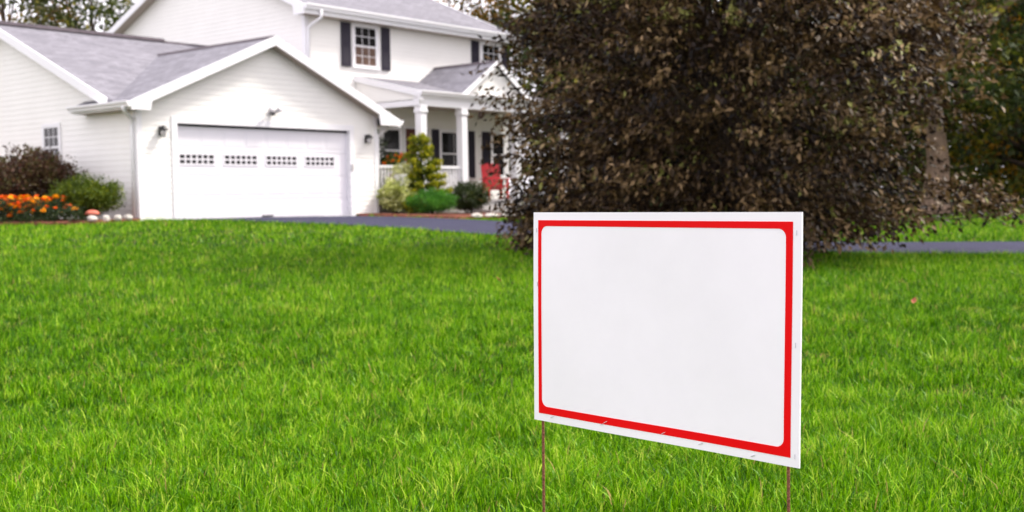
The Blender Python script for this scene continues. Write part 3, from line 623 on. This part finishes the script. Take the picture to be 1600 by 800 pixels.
shrub('small_yellow_shrub', 'low yellow-tipped shrub between the conifer and the pale shrub', 'shrub', 7.2, -.8, .25, .25, .42, LM['goldconifer'], 60, 20, .06, .4, .09, tone_shift=.2)
# tiered golden conifer
cx, cy = 7.95, -.4; e = tag(empty('golden_conifer', (cx, cy, gz(cx, cy) + .05)), 'slim tiered conifer with golden tips in front of the porch', 'conifer')
MB().tube([(0, 0, -.1), (.02, .0, .8), (-.02, .01, 1.5), (0.02, 0, 2.0)], [.05, .035, .02, .006], 6).build('trunk', MT['bark'], e)
cl = []; ou = []; tw = []
for i in range(9):
    zz = .3 + i * .19; R_ = .56 * (1 - i / 10.5) + .07; a0 = i * 2.4
    for j in range(5 if i < 5 else 3):
        g = a0 + j * 6.283 / (5 if i < 5 else 3) + random.uniform(-.3, .3); rl = R_ * random.uniform(.7, 1.15)
        for t in (.45, .75, 1.0):
            cl.append((rl * t * math.cos(g), rl * t * math.sin(g), zz + .1 * t + random.uniform(-.03, .03))); ou.append((math.cos(g), math.sin(g), .35)); tw.append(t)
cl.append((.02, 0, 1.98)); ou.append((0, 0, 1)); tw.append(1)
cl, ou, tw = np.array(cl), np.array(ou), np.array(tw)
C, D, L, idx = clumps_to_leaves(cl, ou, 120, .095, .08); leaf_mesh('foliage', C, L, L * .45, D, .3, .2, np.clip(-.3 + 1.0 * tw[idx] + .18 * RNG.normal(size=len(C)), 0, 1), LM['goldconifer'], e)
# marigolds
blm = []
for mt_ in ('orange', 'yellow'):
    b = MB()
    for (r0, z0, n) in ((.062, 0, 9), (.045, .014, 7), (.026, .026, 5)):
        for i in range(n):
            g = i * 6.283 / n + r0 * 40; c_, s_ = math.cos(g), math.sin(g); wd = r0 * .45
            b.add([(0, 0, z0 - .01), (c_ * r0 * .7 - s_ * wd, s_ * r0 * .7 + c_ * wd, z0 + .012), (c_ * r0, s_ * r0, z0 + .006), (c_ * r0 * .7 + s_ * wd, s_ * r0 * .7 - c_ * wd, z0 + .012)], [(0, 1, 2), (0, 2, 3)])
    blm.append((b.mesh('blossom'), MT[mt_]))
spots = [(-1.85, 2.05, 0), (-2.2, 1.55, 0), (-1.8, 1.35, 1), (-2.25, .95, 0), (-1.8, .75, 1), (-2.15, .3, 0), (-1.75, .15, 0), (-2.3, 2.2, 0), (-1.85, -.5, 0), (-2.5, .65, 0), (-2.55, 1.25, 0), (-2.5, 1.8, 0), (-2.3, -.15, 0)]
for i, (x, y, yl) in enumerate(spots):
    big = .46 if i != 8 else .3
    e = empty('marigold', (x, y, gz(x, y) + .04))
    if i == 8: tag(e, 'small marigold with few orange blooms at the right end of the flower bed', 'flower', 'marigolds in the side flower bed')
    elif yl: tag(e, 'marigold with yellow blooms in the middle of the flower bed', 'flower', 'marigolds in the side flower bed')
    else: tag(e, 'orange marigold in the front row of the flower bed, at the lawn edge' if x < -2.1 else 'orange marigold in the back row of the flower bed, against the shrubs', 'flower', 'marigolds in the side flower bed')
    n = 60; U = RNG.normal(size=(n, 3)); U /= np.linalg.norm(U, axis=1, keepdims=True)
    cl = np.stack([U[:, 0] * .27, U[:, 1] * .27, np.abs(U[:, 2]) * big * .8 + .05], 1)
    C, D, L, idx = clumps_to_leaves(cl, U, 16, .08, .055); C[:, 2] = np.maximum(C[:, 2], .01)
    leaf_mesh('foliage', C, L, L * .35, D, .3, .2, np.clip(.5 + .25 * RNG.normal(size=len(C)), 0, 1), LM['marigold'], e)
    for j in range(17 if i != 8 else 3):
        g, r = RNG.uniform(0, 6.28), .27 * math.sqrt(RNG.uniform(0, 1)); zz = big * (.55 + .5 * RNG.uniform()) if j < 13 else big * RNG.uniform(.25, .6)
        if j >= 13: r = .3; g = 3.9 + RNG.uniform(-1, 1)
        me, mm = blm[1 if (yl and RNG.uniform() < .75) or RNG.uniform() < .3 else 0]
        o = mobj('blossom', me, mm, e); o.location = (r * math.cos(g), r * math.sin(g), zz + .03); o.rotation_euler = (RNG.uniform(-.2, .9) * -math.sin(-g), RNG.uniform(-.2, .7) * -1, RNG.uniform(0, 6)); k_ = RNG.uniform(.7, 1.15); o.scale = (k_, k_, k_)
# toadstool ornament and pale edging stones
x, y = -1.35, -.5; e = tag(empty('toadstool_ornament', (x, y, gz(x, y) + .1)), 'small red-capped white toadstool ornament at the foot of the green shrub', 'ornament')
MB().lathe([(.0, -.02), (.085, -.02), (.08, .03), (.06, .07), (.06, .10), (0, .10)], 14).build('stem', MT['white'], e); MB().lathe([(.05, .085), (.13, .08), (.14, .095), (.12, .135), (.07, .165), (.0, .175)], 18).build('cap', MT['faded_red'], e)
def stone(name, x, y, r, h, label, m='stone', grp=None, seed=0):
    rn = random.Random(seed); bm = bmesh.new(); bmesh.ops.create_icosphere(bm, subdivisions=2, radius=1)
    for v in bm.verts:
        k = 1 + rn.uniform(-.12, .12); v.co = Vector((v.co.x * r * k, v.co.y * r * .75 * k, v.co.z * h * k))
    me = bpy.data.meshes.new(name); bm.to_mesh(me); bm.free(); o = mobj(name, me, MT[m]); o.location = (x, y, gz(x, y) + .06 + h * .6); o.rotation_euler = (0, 0, rn.uniform(0, 3)); return tag(o, label, 'stone', grp)
for i, (x, y, r) in enumerate(((-1.52, -.78, .1), (-1.27, -.86, .09), (-1.02, -.84, .11), (-.72, -.72, .1))):
    stone('edging_stone', x, y, r, .07, ['pale edging stone nearest the toadstool ornament', 'pale edging stone just right of the toadstool ornament', 'pale edging stone third from the toadstool ornament', 'pale edging stone nearest the garage corner'][i], 'stone', 'pale stones edging the side bed', i)
for i, (x, y, r) in enumerate(((6.75, -3.3, .19), (7.2, -3.36, .2), (7.7, -3.42, .21), (8.2, -3.36, .2))):
    stone('edging_stone', x, y, r, .055, 'cream edging stone along the mulch bed below the dark shrub', 'stone', 'cream stones edging the front bed', 20 + i)
# brick edging of the front bed, brick by brick
eb = tag(empty('brick_edging', (6.3, -1.9, gz(6.3, -1.9))), 'low red brick edging between the mulch bed and the driveway', 'edging')
path = np.array([(6.02, -.12), (6.2, -.55), (6.3, -2.4), (6.15, -3.25), (6.5, -3.42)]); seg = np.linalg.norm(np.diff(path, axis=0), axis=1); cum = np.concatenate([[0], np.cumsum(seg)])
bme = MB().box(-.1, .1, -.045, .045, -.05, .07).mesh('brick')
tt = .1
while tt < cum[-1] - .1:
    p = np.array([np.interp(tt, cum, path[:, 0]), np.interp(tt, cum, path[:, 1])]); q = np.array([np.interp(tt + .02, cum, path[:, 0]), np.interp(tt + .02, cum, path[:, 1])]); g = math.atan2(q[1] - p[1], q[0] - p[0])
    o = mobj('brick', bme, MT['brick'], eb); o.location = (p[0] - 6.3, p[1] + 1.9, gz(*p) - gz(6.3, -1.9) + random.uniform(-.01, .01)); o.rotation_euler = (random.uniform(-.05, .05), 0, g + random.uniform(-.04, .04)); tt += .212

# ------------------------------------------------------------------ porch things
# red slatted porch chair
e = tag(empty('porch_chair', (13.05, 1.5, .38), math.radians(-28)), 'red slat-back chair on the porch', 'chair')
for sx_ in (-1, 1):
    MB().box(sx_ * .3 - .03, sx_ * .3 + .03, -.36, -.30, 0, .6).build('leg', MT['red'], e); MB().hexa([(sx_ * .3 - .03, .2, 0), (sx_ * .3 + .03, .2, 0), (sx_ * .3 + .03, .28, 0), (sx_ * .3 - .03, .28, 0), (sx_ * .3 - .03, .1, .6), (sx_ * .3 + .03, .1, .6), (sx_ * .3 + .03, .17, .6), (sx_ * .3 - .03, .17, .6)]).build('leg', MT['red'], e)
    MB().box(sx_ * .33 - .06, sx_ * .33 + .06, -.42, .25, .6, .63).build('armrest', MT['red'], e, .006)
for i in range(5): y0 = -.36 + i * .105; MB().hexa([(-.27, y0, .40 - i * .02), (.27, y0, .40 - i * .02), (.27, y0 + .095, .38 - i * .02), (-.27, y0 + .095, .38 - i * .02), (-.27, y0, .425 - i * .02), (.27, y0, .425 - i * .02), (.27, y0 + .095, .405 - i * .02), (-.27, y0 + .095, .405 - i * .02)]).build('seat_slat', MT['red'], e)
for i in range(6):
    x0 = -.3 + i * .1; tp = 1.05 + .05 * math.sin(math.pi * (i + .5) / 6)
    MB().hexa([(x0, .12, .28), (x0 + .098, .12, .28), (x0 + .098, .145, .28), (x0, .145, .28), (x0, .33, tp), (x0 + .098, .33, tp), (x0 + .098, .355, tp), (x0, .355, tp)]).build('back_slat', MT['red'], e)
# planter with orange flowers on the porch, white urn in front of the railing
e = tag(empty('flower_planter', (8.32, .9, .38)), 'terracotta planter of orange flowers behind the porch railing', 'planter')
MB().lathe([(0, 0), (.18, 0), (.22, .68), (.25, .68), (.25, .74), (.2, .74), (0, .73)], 16).build('pot', MT['terracotta'], e)
n = 50; U = RNG.normal(size=(n, 3)); U /= np.linalg.norm(U, axis=1, keepdims=True); cl = np.stack([U[:, 0] * .26, U[:, 1] * .26, .95 + U[:, 2] * .26], 1); C, D, L, idx = clumps_to_leaves(cl, U, 14, .1, .08)
leaf_mesh('foliage', C, L, L * .5, D, .3, .2, np.clip(.5 + .25 * RNG.normal(size=len(C)), 0, 1), LM['green'], e)
for j in range(14):
    me, mm = blm[0 if j % 4 else 1]; u_ = U[j]; o = mobj('blossom', me, mm, e); o.location = (u_[0] * .34, u_[1] * .34, .98 + abs(u_[2]) * .3); o.rotation_euler = (RNG.uniform(-1, 1), RNG.uniform(-1, 1), 0)
e = tag(empty('urn', (7.5, -.12, gz(7.5, -.12) + .05)), 'white urn of pale blooms by the railing at the left porch column', 'urn')
MB().lathe([(0, 0), (.14, 0), (.14, .06), (.06, .12), (.05, .55), (.1, .72), (.2, .92), (.23, 1.0), (.2, 1.02), (0, 1.0)], 18).build('bowl', MT['white'], e)
n = 40; U = RNG.normal(size=(n, 3)); U /= np.linalg.norm(U, axis=1, keepdims=True); cl = np.stack([U[:, 0] * .22, U[:, 1] * .22, 1.12 + U[:, 2] * .16], 1); C, D, L, idx = clumps_to_leaves(cl, U, 16, .07, .06)
leaf_mesh('blooms', C, L, L * .8, D, .3, .2, np.clip(.8 + .2 * RNG.normal(size=len(C)), 0, 1), LM['pale'], e)
# dark leafy plant standing at the porch window
e = tag(empty('porch_plant', (8.35, 1.75, .38)), 'tall leafy green plant in a pot below the left porch window', 'plant')
MB().lathe([(0, 0), (.15, 0), (.2, .32), (.21, .35), (0, .34)], 14).build('pot', MT['terracotta'], e)
n = 70; U = RNG.normal(size=(n, 3)); U /= np.linalg.norm(U, axis=1, keepdims=True); cl = np.stack([U[:, 0] * .25, U[:, 1] * .25, 1.15 + U[:, 2] * .65], 1); C, D, L, idx = clumps_to_leaves(cl, U, 12, .12, .11)
leaf_mesh('foliage', C, L, L * .5, D, .3, .2, np.clip(.4 + .25 * RNG.normal(size=len(C)), 0, 1), LM['boxwood'], e); MB().tube([(0, 0, .3), (.02, 0, 1.2)], [.02, .01], 6).build('stem', MT['twig'], e)

# ------------------------------------------------------------------ trees
def limb_path(p0, p1, sag=.15, n=5):
    p0, p1 = Vector(p0), Vector(p1); L = (p1 - p0).length; out = []
    for i in range(n + 1):
        t = i / n; q = p0.lerp(p1, t); q += Vector((random.uniform(-1, 1), random.uniform(-1, 1), random.uniform(-1, 1))) * L * .03 * (0 < i < n); q.z += math.sin(math.pi * t) * L * sag; out.append(q)
    return out
def tree(name, label, d, s, height, rad, bottom, lm, ncl, per, ll, crad, trunk_r=.2, bark='bark', group=None, prof=None, tone=0., shell=.5, limbs=14, tilt=0, wr=.55, rfun=None, clump_tone=.16, drop=None, twig_r=None, twig_m='twig', limb_min=.12, perp=.43, along=1.0, leaf_tone=.2, extra=None):
    x, y = plan(d, s); z = gz(x, y); e = tag(empty(name, (x, y, z)), label, 'tree', group)
    t = RNG.uniform(0, 1, ncl); g = RNG.uniform(0, 2 * math.pi, ncl); ph = RNG.uniform(0, 6.28, 5)
    prof = prof or (lambda q: np.sqrt(np.clip(1 - (2 * q - .85) ** 2 / 1.4, .02, 1)))
    R_ = rad * prof(t) * (1 + .13 * np.sin(3 * g + ph[0] + 5 * t) + .09 * np.sin(7 * g + ph[1] - 9 * t) + .07 * np.sin(13 * t + ph[2]))
    if rfun is not None: R_ = R_ * rfun(g, t)
    rr = R_ * (RNG.uniform(shell ** 2.2, 1, ncl)) ** (1 / 2.2)
    zz = bottom + t * (height - bottom)
    cl = np.stack([np.cos(g) * rr, np.sin(g) * rr, zz], 1)
    if rfun is not None and hasattr(rfun, 'lift'): 
        cl[:, 2] = np.maximum(cl[:, 2], rfun.lift(cl))
    if drop is not None: kp = ~drop(cl); cl, g, t = cl[kp], g[kp], t[kp]; ncl = len(cl)
    out = np.stack([np.cos(g), np.sin(g), (t - .35) * 1.2], 1); out /= np.linalg.norm(out, axis=1, keepdims=True)
    if extra is not None:
        ex, eo = extra; cl = np.concatenate([cl, ex]); out = np.concatenate([out, eo]); ncl = len(cl)
    C, D, L, idx = clumps_to_leaves(cl, out, per, crad, ll, perp, along, .35)
    C[:, 2] = np.maximum(C[:, 2], .05)
    tn = np.clip(.45 + tone + clump_tone * RNG.normal(size=ncl)[idx] + leaf_tone * RNG.normal(size=len(C)), 0, 1)
    leaf_mesh('crown', C, L, L * wr, D, .35, .18, tn, lm, e)
    tb = MB(); hh = height * .82; k = 7; xs = [(random.uniform(-1, 1) * .04 * height * (i / k), random.uniform(-1, 1) * .04 * height * (i / k), -.15 + (hh + .15) * i / k) for i in range(k + 1)]
    tb.tube([(0, 0, -.2), (0, 0, .05), (0, 0, .35)] + xs[1:], [trunk_r * 1.7, trunk_r * 1.45, trunk_r * 1.1] + [trunk_r * (1 - .93 * i / k) for i in range(1, k + 1)], 10)
    for i in range(limbs):
        j = RNG.integers(ncl); p1 = Vector(cl[j]) * .92; f_ = min(.85, max(limb_min, (p1.z / height) * .6)); q = f_ * k; a = int(q); p0 = Vector(xs[a]).lerp(Vector(xs[min(a + 1, k)]), q - a)
        r0 = trunk_r * (1 - .9 * f_) * .5; P = limb_path(p0, p1, .08); tb.tube(P, [r0 * (1 - .85 * m_ / 5) for m_ in range(6)], 6)
    tb.build('trunk', MT[bark], e)
    # twigs from points nearer the trunk out to each clump
    P1 = cl; P0 = cl * np.array([.72, .72, .93]); P0[:, 2] -= .08 * crad
    sel = RNG.random(ncl) < .7
    twigs('twigs', P0[sel], P1[sel], np.full(sel.sum(), twig_r or .006 + trunk_r * .03), MT[twig_m], e)
    return e
# the big copper-leaved tree on the lawn; its skirt reaches the grass on the left and lifts towards the right
RDIR = math.atan2(GR[1], GR[0])
def crf(g, t): return 1 + .11 * np.maximum(0, np.cos(g - RDIR))
def crlift(cl):
    q = cl[:, 0] * GR[0] + cl[:, 1] * GR[1]      # metres to the right of the trunk
    return np.interp(q, [-4, -2.6, 1.0, 1.7, 3.6], [.30, .12, .12, .62, 1.0]) + RNG.uniform(0, .35, len(cl))
crf.lift = crlift
def skirts():
    P, O = [], []
    for k in range(86):
        if k < 60: q, dp, z = RNG.uniform(-2.6, -1.9), RNG.uniform(-1.6, 1.2), RNG.uniform(.12, .8)
        elif k < 74: q = RNG.uniform(2.75, 3.4); dp = RNG.uniform(-.7, .3); z = 1.15 - .62 * (q - 2.3) + RNG.uniform(-.15, .12)
        else: q, dp, z = RNG.uniform(1.0, 1.9), RNG.uniform(-1.6, .4), RNG.uniform(.2, .6)
        P.append((GR[0] * q + GF[0] * dp, GR[1] * q + GF[1] * dp, z)); o = np.array([P[-1][0], P[-1][1], -.6 if k >= 60 else -.2]); O.append(o / np.linalg.norm(o))
    return np.array(P), np.array(O)
def open_right(cl):      # the crown is open low on its right side
    q = cl[:, 0] * GR[0] + cl[:, 1] * GR[1]
    return (RNG.random(len(cl)) < np.where((q > 1.6) & (cl[:, 2] < 1.5), .95, np.where((q > 1.6) & (cl[:, 2] < 2.2), .7, 0)))
tree('copper_tree', 'large dark copper-leaved tree with branches sweeping down to the lawn behind the sign', 14.6, 2.9, 7.2, 2.64, .1, LM['copper'], 3000, 46, .097, .34, .2,
     prof=lambda q: np.interp(q, [0, .05, .22, .45, .75, 1], [.92, 1, 1, .88, .62, .2]), perp=.27, along=1.25, leaf_tone=.13, wr=.46, extra=skirts(), shell=.3, limbs=40, rfun=crf, clump_tone=.27, twig_r=.011, twig_m='twig2', drop=open_right)
# wood and big trees beyond the driveway on the right
tree('shade_tree', 'big old tree with a thick pale flared trunk beyond the driveway', 35, 13.2, 15, 6.2, 2.6, LM['dark'], 800, 46, .24, .75, .40, 'bark2', limb_min=.36, tone=.08, prof=lambda q: np.interp(q, [0, .2, .6, 1], [.7, 1, .95, .35]))
for i, (d, s, h, r, k, lab) in enumerate((
        (44, 20.5, 17, 6.0, 'dark', 'dark green tree at the right edge of the photo beyond the driveway'),
        (50, 14.0, 18, 6.5, 'dark', 'dark tree right behind the thick pale trunk'),
        (40, 25.5, 15, 6.0, 'autumn', 'yellowing tree at the far right beyond the driveway'),
        (52, 26.5, 20, 7.0, 'gold', 'tall tree with yellow crown rising at the right edge of the photo'),
        (56, 6.0, 19, 7.5, 'dark', 'dark tree far behind the copper tree'),
        (60, 33.5, 19, 8.0, 'dark', 'dark tree closing the wood at the far right'))):
    tree('woodland_tree', lab, d, s, h, r, .6, LM[k], 420, 46, .3, .85, .3, group='trees beyond the driveway', tone=.2)
# trees behind the house
for i, (d, s, h, r, k, lab) in enumerate((
        (50, -22.6, 14.5, 3.6, 'autumn', 'brownish green tree behind the garage roof at the left edge'),
        (53, -19.8, 13.5, 3.4, 'dark', 'green tree behind the garage roof beside the main gable'),
        (60, -27.0, 18, 4.5, 'autumn', 'tall autumn tree at the top left corner'),
        (66, -22.5, 18, 4.5, 'dark', 'dark tree farthest behind the garage roof'),
        (62, -2.6, 18, 3.0, 'gold', 'golden tree showing above the right end of the main roof'),
        (60, -.6, 15.5, 2.4, 'autumn', 'green-brown tree between the main roof and the copper tree'))):
    tree('backyard_tree', lab, d, s, h, r, 2.0, LM[k], 190, 40, .26, .62, .25, group='trees behind the house', tone=.1)
# far wood that reads as one dark mass
def far_wood():
    n = 6500; d = RNG.uniform(56, 70, n); s_ = RNG.uniform(2, 60, n); x, y = plan(d, s_); top = 11 + 3 * np.sin(s_ * .35) + 2 * np.sin(s_ * .9 + 1)
    zz = RNG.uniform(0, 1, n) ** .8 * top; cl = np.stack([x, y, zz - .3], 1); out = np.tile([-GF[0], -GF[1], .5], (n, 1))
    C, D, L, idx = clumps_to_leaves(cl, out, 22, 1.1, .42, droop=.3)
    o = leaf_mesh('wood', C, L, L * .6, D, .3, .2, np.clip(.4 + .15 * RNG.normal(size=n)[idx] + .18 * RNG.normal(size=len(C)), 0, 1), LM['dark'])
    tag(o, 'dark wood closing the view behind the trees on the right', 'wood', kind='stuff')
far_wood()

# ------------------------------------------------------------------ grass
def grass():
    ring = []
    zones = [(1.2, 5.0, 16000, .066, .0040, 3), (5.0, 9.0, 6500, .068, .0055, 2), (9.0, 15, 2300, .07, .009, 1), (15, 27, 560, .075, .017, 1), (27, 46, 170, .085, .03, 1)]
    VV, FF, TT = [], [], []; base = 0
    for (a, b, dens, hgt, wid, segs) in zones:
        smax = .62 * b + 1.2; area = (b - a) * 2 * smax; n = int(area * dens)
        nb = 11 if segs > 1 else 5; nt_ = n // nb
        dc = RNG.uniform(a, b, nt_); sc_ = RNG.uniform(-smax, smax, nt_); sp = (.020 if segs > 1 else .05) * RNG.uniform(.6, 1.5, nt_)
        ti = np.repeat(np.arange(nt_), nb); ox = RNG.normal(size=len(ti)) * sp[ti]; oy = RNG.normal(size=len(ti)) * sp[ti]
        d = dc[ti] + ox; s = sc_[ti] + oy; out_a = np.arctan2(GF[1] * ox + GR[1] * oy, GF[0] * ox + GR[0] * oy); ttone = RNG.normal(size=nt_)[ti]; tazi = RNG.normal(size=nt_)[ti]; thgt = RNG.uniform(.7, 1.25, nt_)[ti]
        keep = np.abs(s) < .62 * d + 1.2; d, s, out_a, ttone, tazi, thgt = [q[keep] for q in (d, s, out_a, ttone, tazi, thgt)]
        x, y = plan(d, s); jx, jy = RNG.normal(size=(2, len(x))) * .035; ok = ~(inside(x + jx, y + jy, DRIVE) | inside(x, y, FRONT_BED) | inside(x, y, SIDE_BED) | inside(x, y, HOUSE_PLAN)); x, y, d, out_a, ttone, tazi, thgt = [q[ok] for q in (x, y, d, out_a, ttone, tazi, thgt)]; n = len(x)
        z = ground_z(x, y) - .004
        # clumpy variation of height, lean and colour
        f1 = np.sin(x * 2.1 + 1.3 * np.sin(y * 1.7)) * np.sin(y * 2.4 + 1.1 * np.sin(x * 1.3)); f2 = np.sin(x * 7.1 + y * 3.3 + 2 * np.sin(y * 5.)) * np.sin(y * 8.3 - x * 2.2); f3 = np.sin(x * .55 + 1) * np.sin(y * .6 + .5 * np.sin(x * .8))
        h = hgt * (1 + .16 * f1 + .2 * f2) * RNG.uniform(.5, 1.25, n) * thgt; tall = RNG.random(n) < .03; h[tall] *= 1.45
        wd = wid * RNG.uniform(.6, 1.3, n)
        az = out_a + .5 * tazi + RNG.normal(size=n) * .6; lean = np.abs(RNG.normal(size=n)) * .32 + .08; lean[RNG.random(n) < .08] += .6
        lx, ly = np.cos(az), np.sin(az)
        ta = RNG.uniform(0, np.pi, n); wx, wy = np.cos(ta) * wd / 2, np.sin(ta) * wd / 2
        tone = np.clip(.5 + .05 * f1 + .08 * f2 + .08 * f3 + .13 * ttone + .2 * RNG.normal(size=n), 0, .94); dry = RNG.random(n) / (1 + 9 * ((f1 * f2 > .35) & (f3 < .2))); tone[dry < .010] = 1.0; tone[(dry > .012) & (dry < .03)] = .95
        rings = []
        for k in range(segs):
            q = k / segs; hh = h * q * (1 - .25 * lean * q); off = h * lean * q ** 1.8; ww = 1 - .5 * q ** 1.6
            c = np.stack([x + lx * off, y + ly * off, z + hh], 1); e_ = np.stack([wx * ww, wy * ww, np.zeros(n)], 1); rings += [c - e_, c + e_]
        tip = np.stack([x + lx * h * lean * 1.15, y + ly * h * lean * 1.15, z + h * (1 - .3 * lean)], 1); rings.append(tip)
        m = 2 * segs + 1; V = np.stack(rings, 1).reshape(-1, 3); i = base + np.arange(n) * m; F = []
        for k in range(segs - 1):
            o = 2 * k; F += [np.stack([i + o, i + o + 1, i + o + 3], 1), np.stack([i + o, i + o + 3, i + o + 2], 1)]
        o = 2 * (segs - 1); F.append(np.stack([i + o, i + o + 1, i + o + 2], 1))
        VV.append(V); FF.append(np.concatenate(F)); TT.append(np.repeat(tone, m)); base += len(V)
    V = np.concatenate(VV); F = np.concatenate(FF); print('grass tris', len(F))
    me = np_mesh('grass', V, F); at = me.attributes.new('tone', 'FLOAT', 'POINT'); at.data.foreach_set('value', np.concatenate(TT).astype(np.float32))
    tag(mobj('grass', me, LM['grass']), 'bright green uncut grass blades covering the lawn', 'grass', kind='stuff')
grass()
# fallen leaves on the lawn
for i, (d, s, lab) in enumerate(((8.4, 3.0, 'reddish fallen leaf on the grass right of the sign'), (10.3, -.1, 'small reddish fallen leaf on the grass left of the copper tree'))):
    x, y = plan(d, s); b = MB(); L_ = .06 + .01 * i
    b.add([(0, 0, 0), (L_ * .25, L_ * .3, .012), (L_ * .55, L_ * .32, .006), (L_, 0, .02), (L_ * .5, -L_ * .35, .014), (L_ * .2, -L_ * .28, .008), (L_ * .5, 0, -.004)], [(0, 6, 1), (1, 6, 2), (2, 6, 3), (3, 6, 4), (4, 6, 5), (5, 6, 0)])
    o = b.build('fallen_leaf', MT['terracotta']); o.location = (x, y, gz(x, y) + .07); o.rotation_euler = (.3, -.5, i * 2.0); tag(o, lab, 'leaf', 'fallen leaves on the lawn')
print('siding boards', nboards[0])
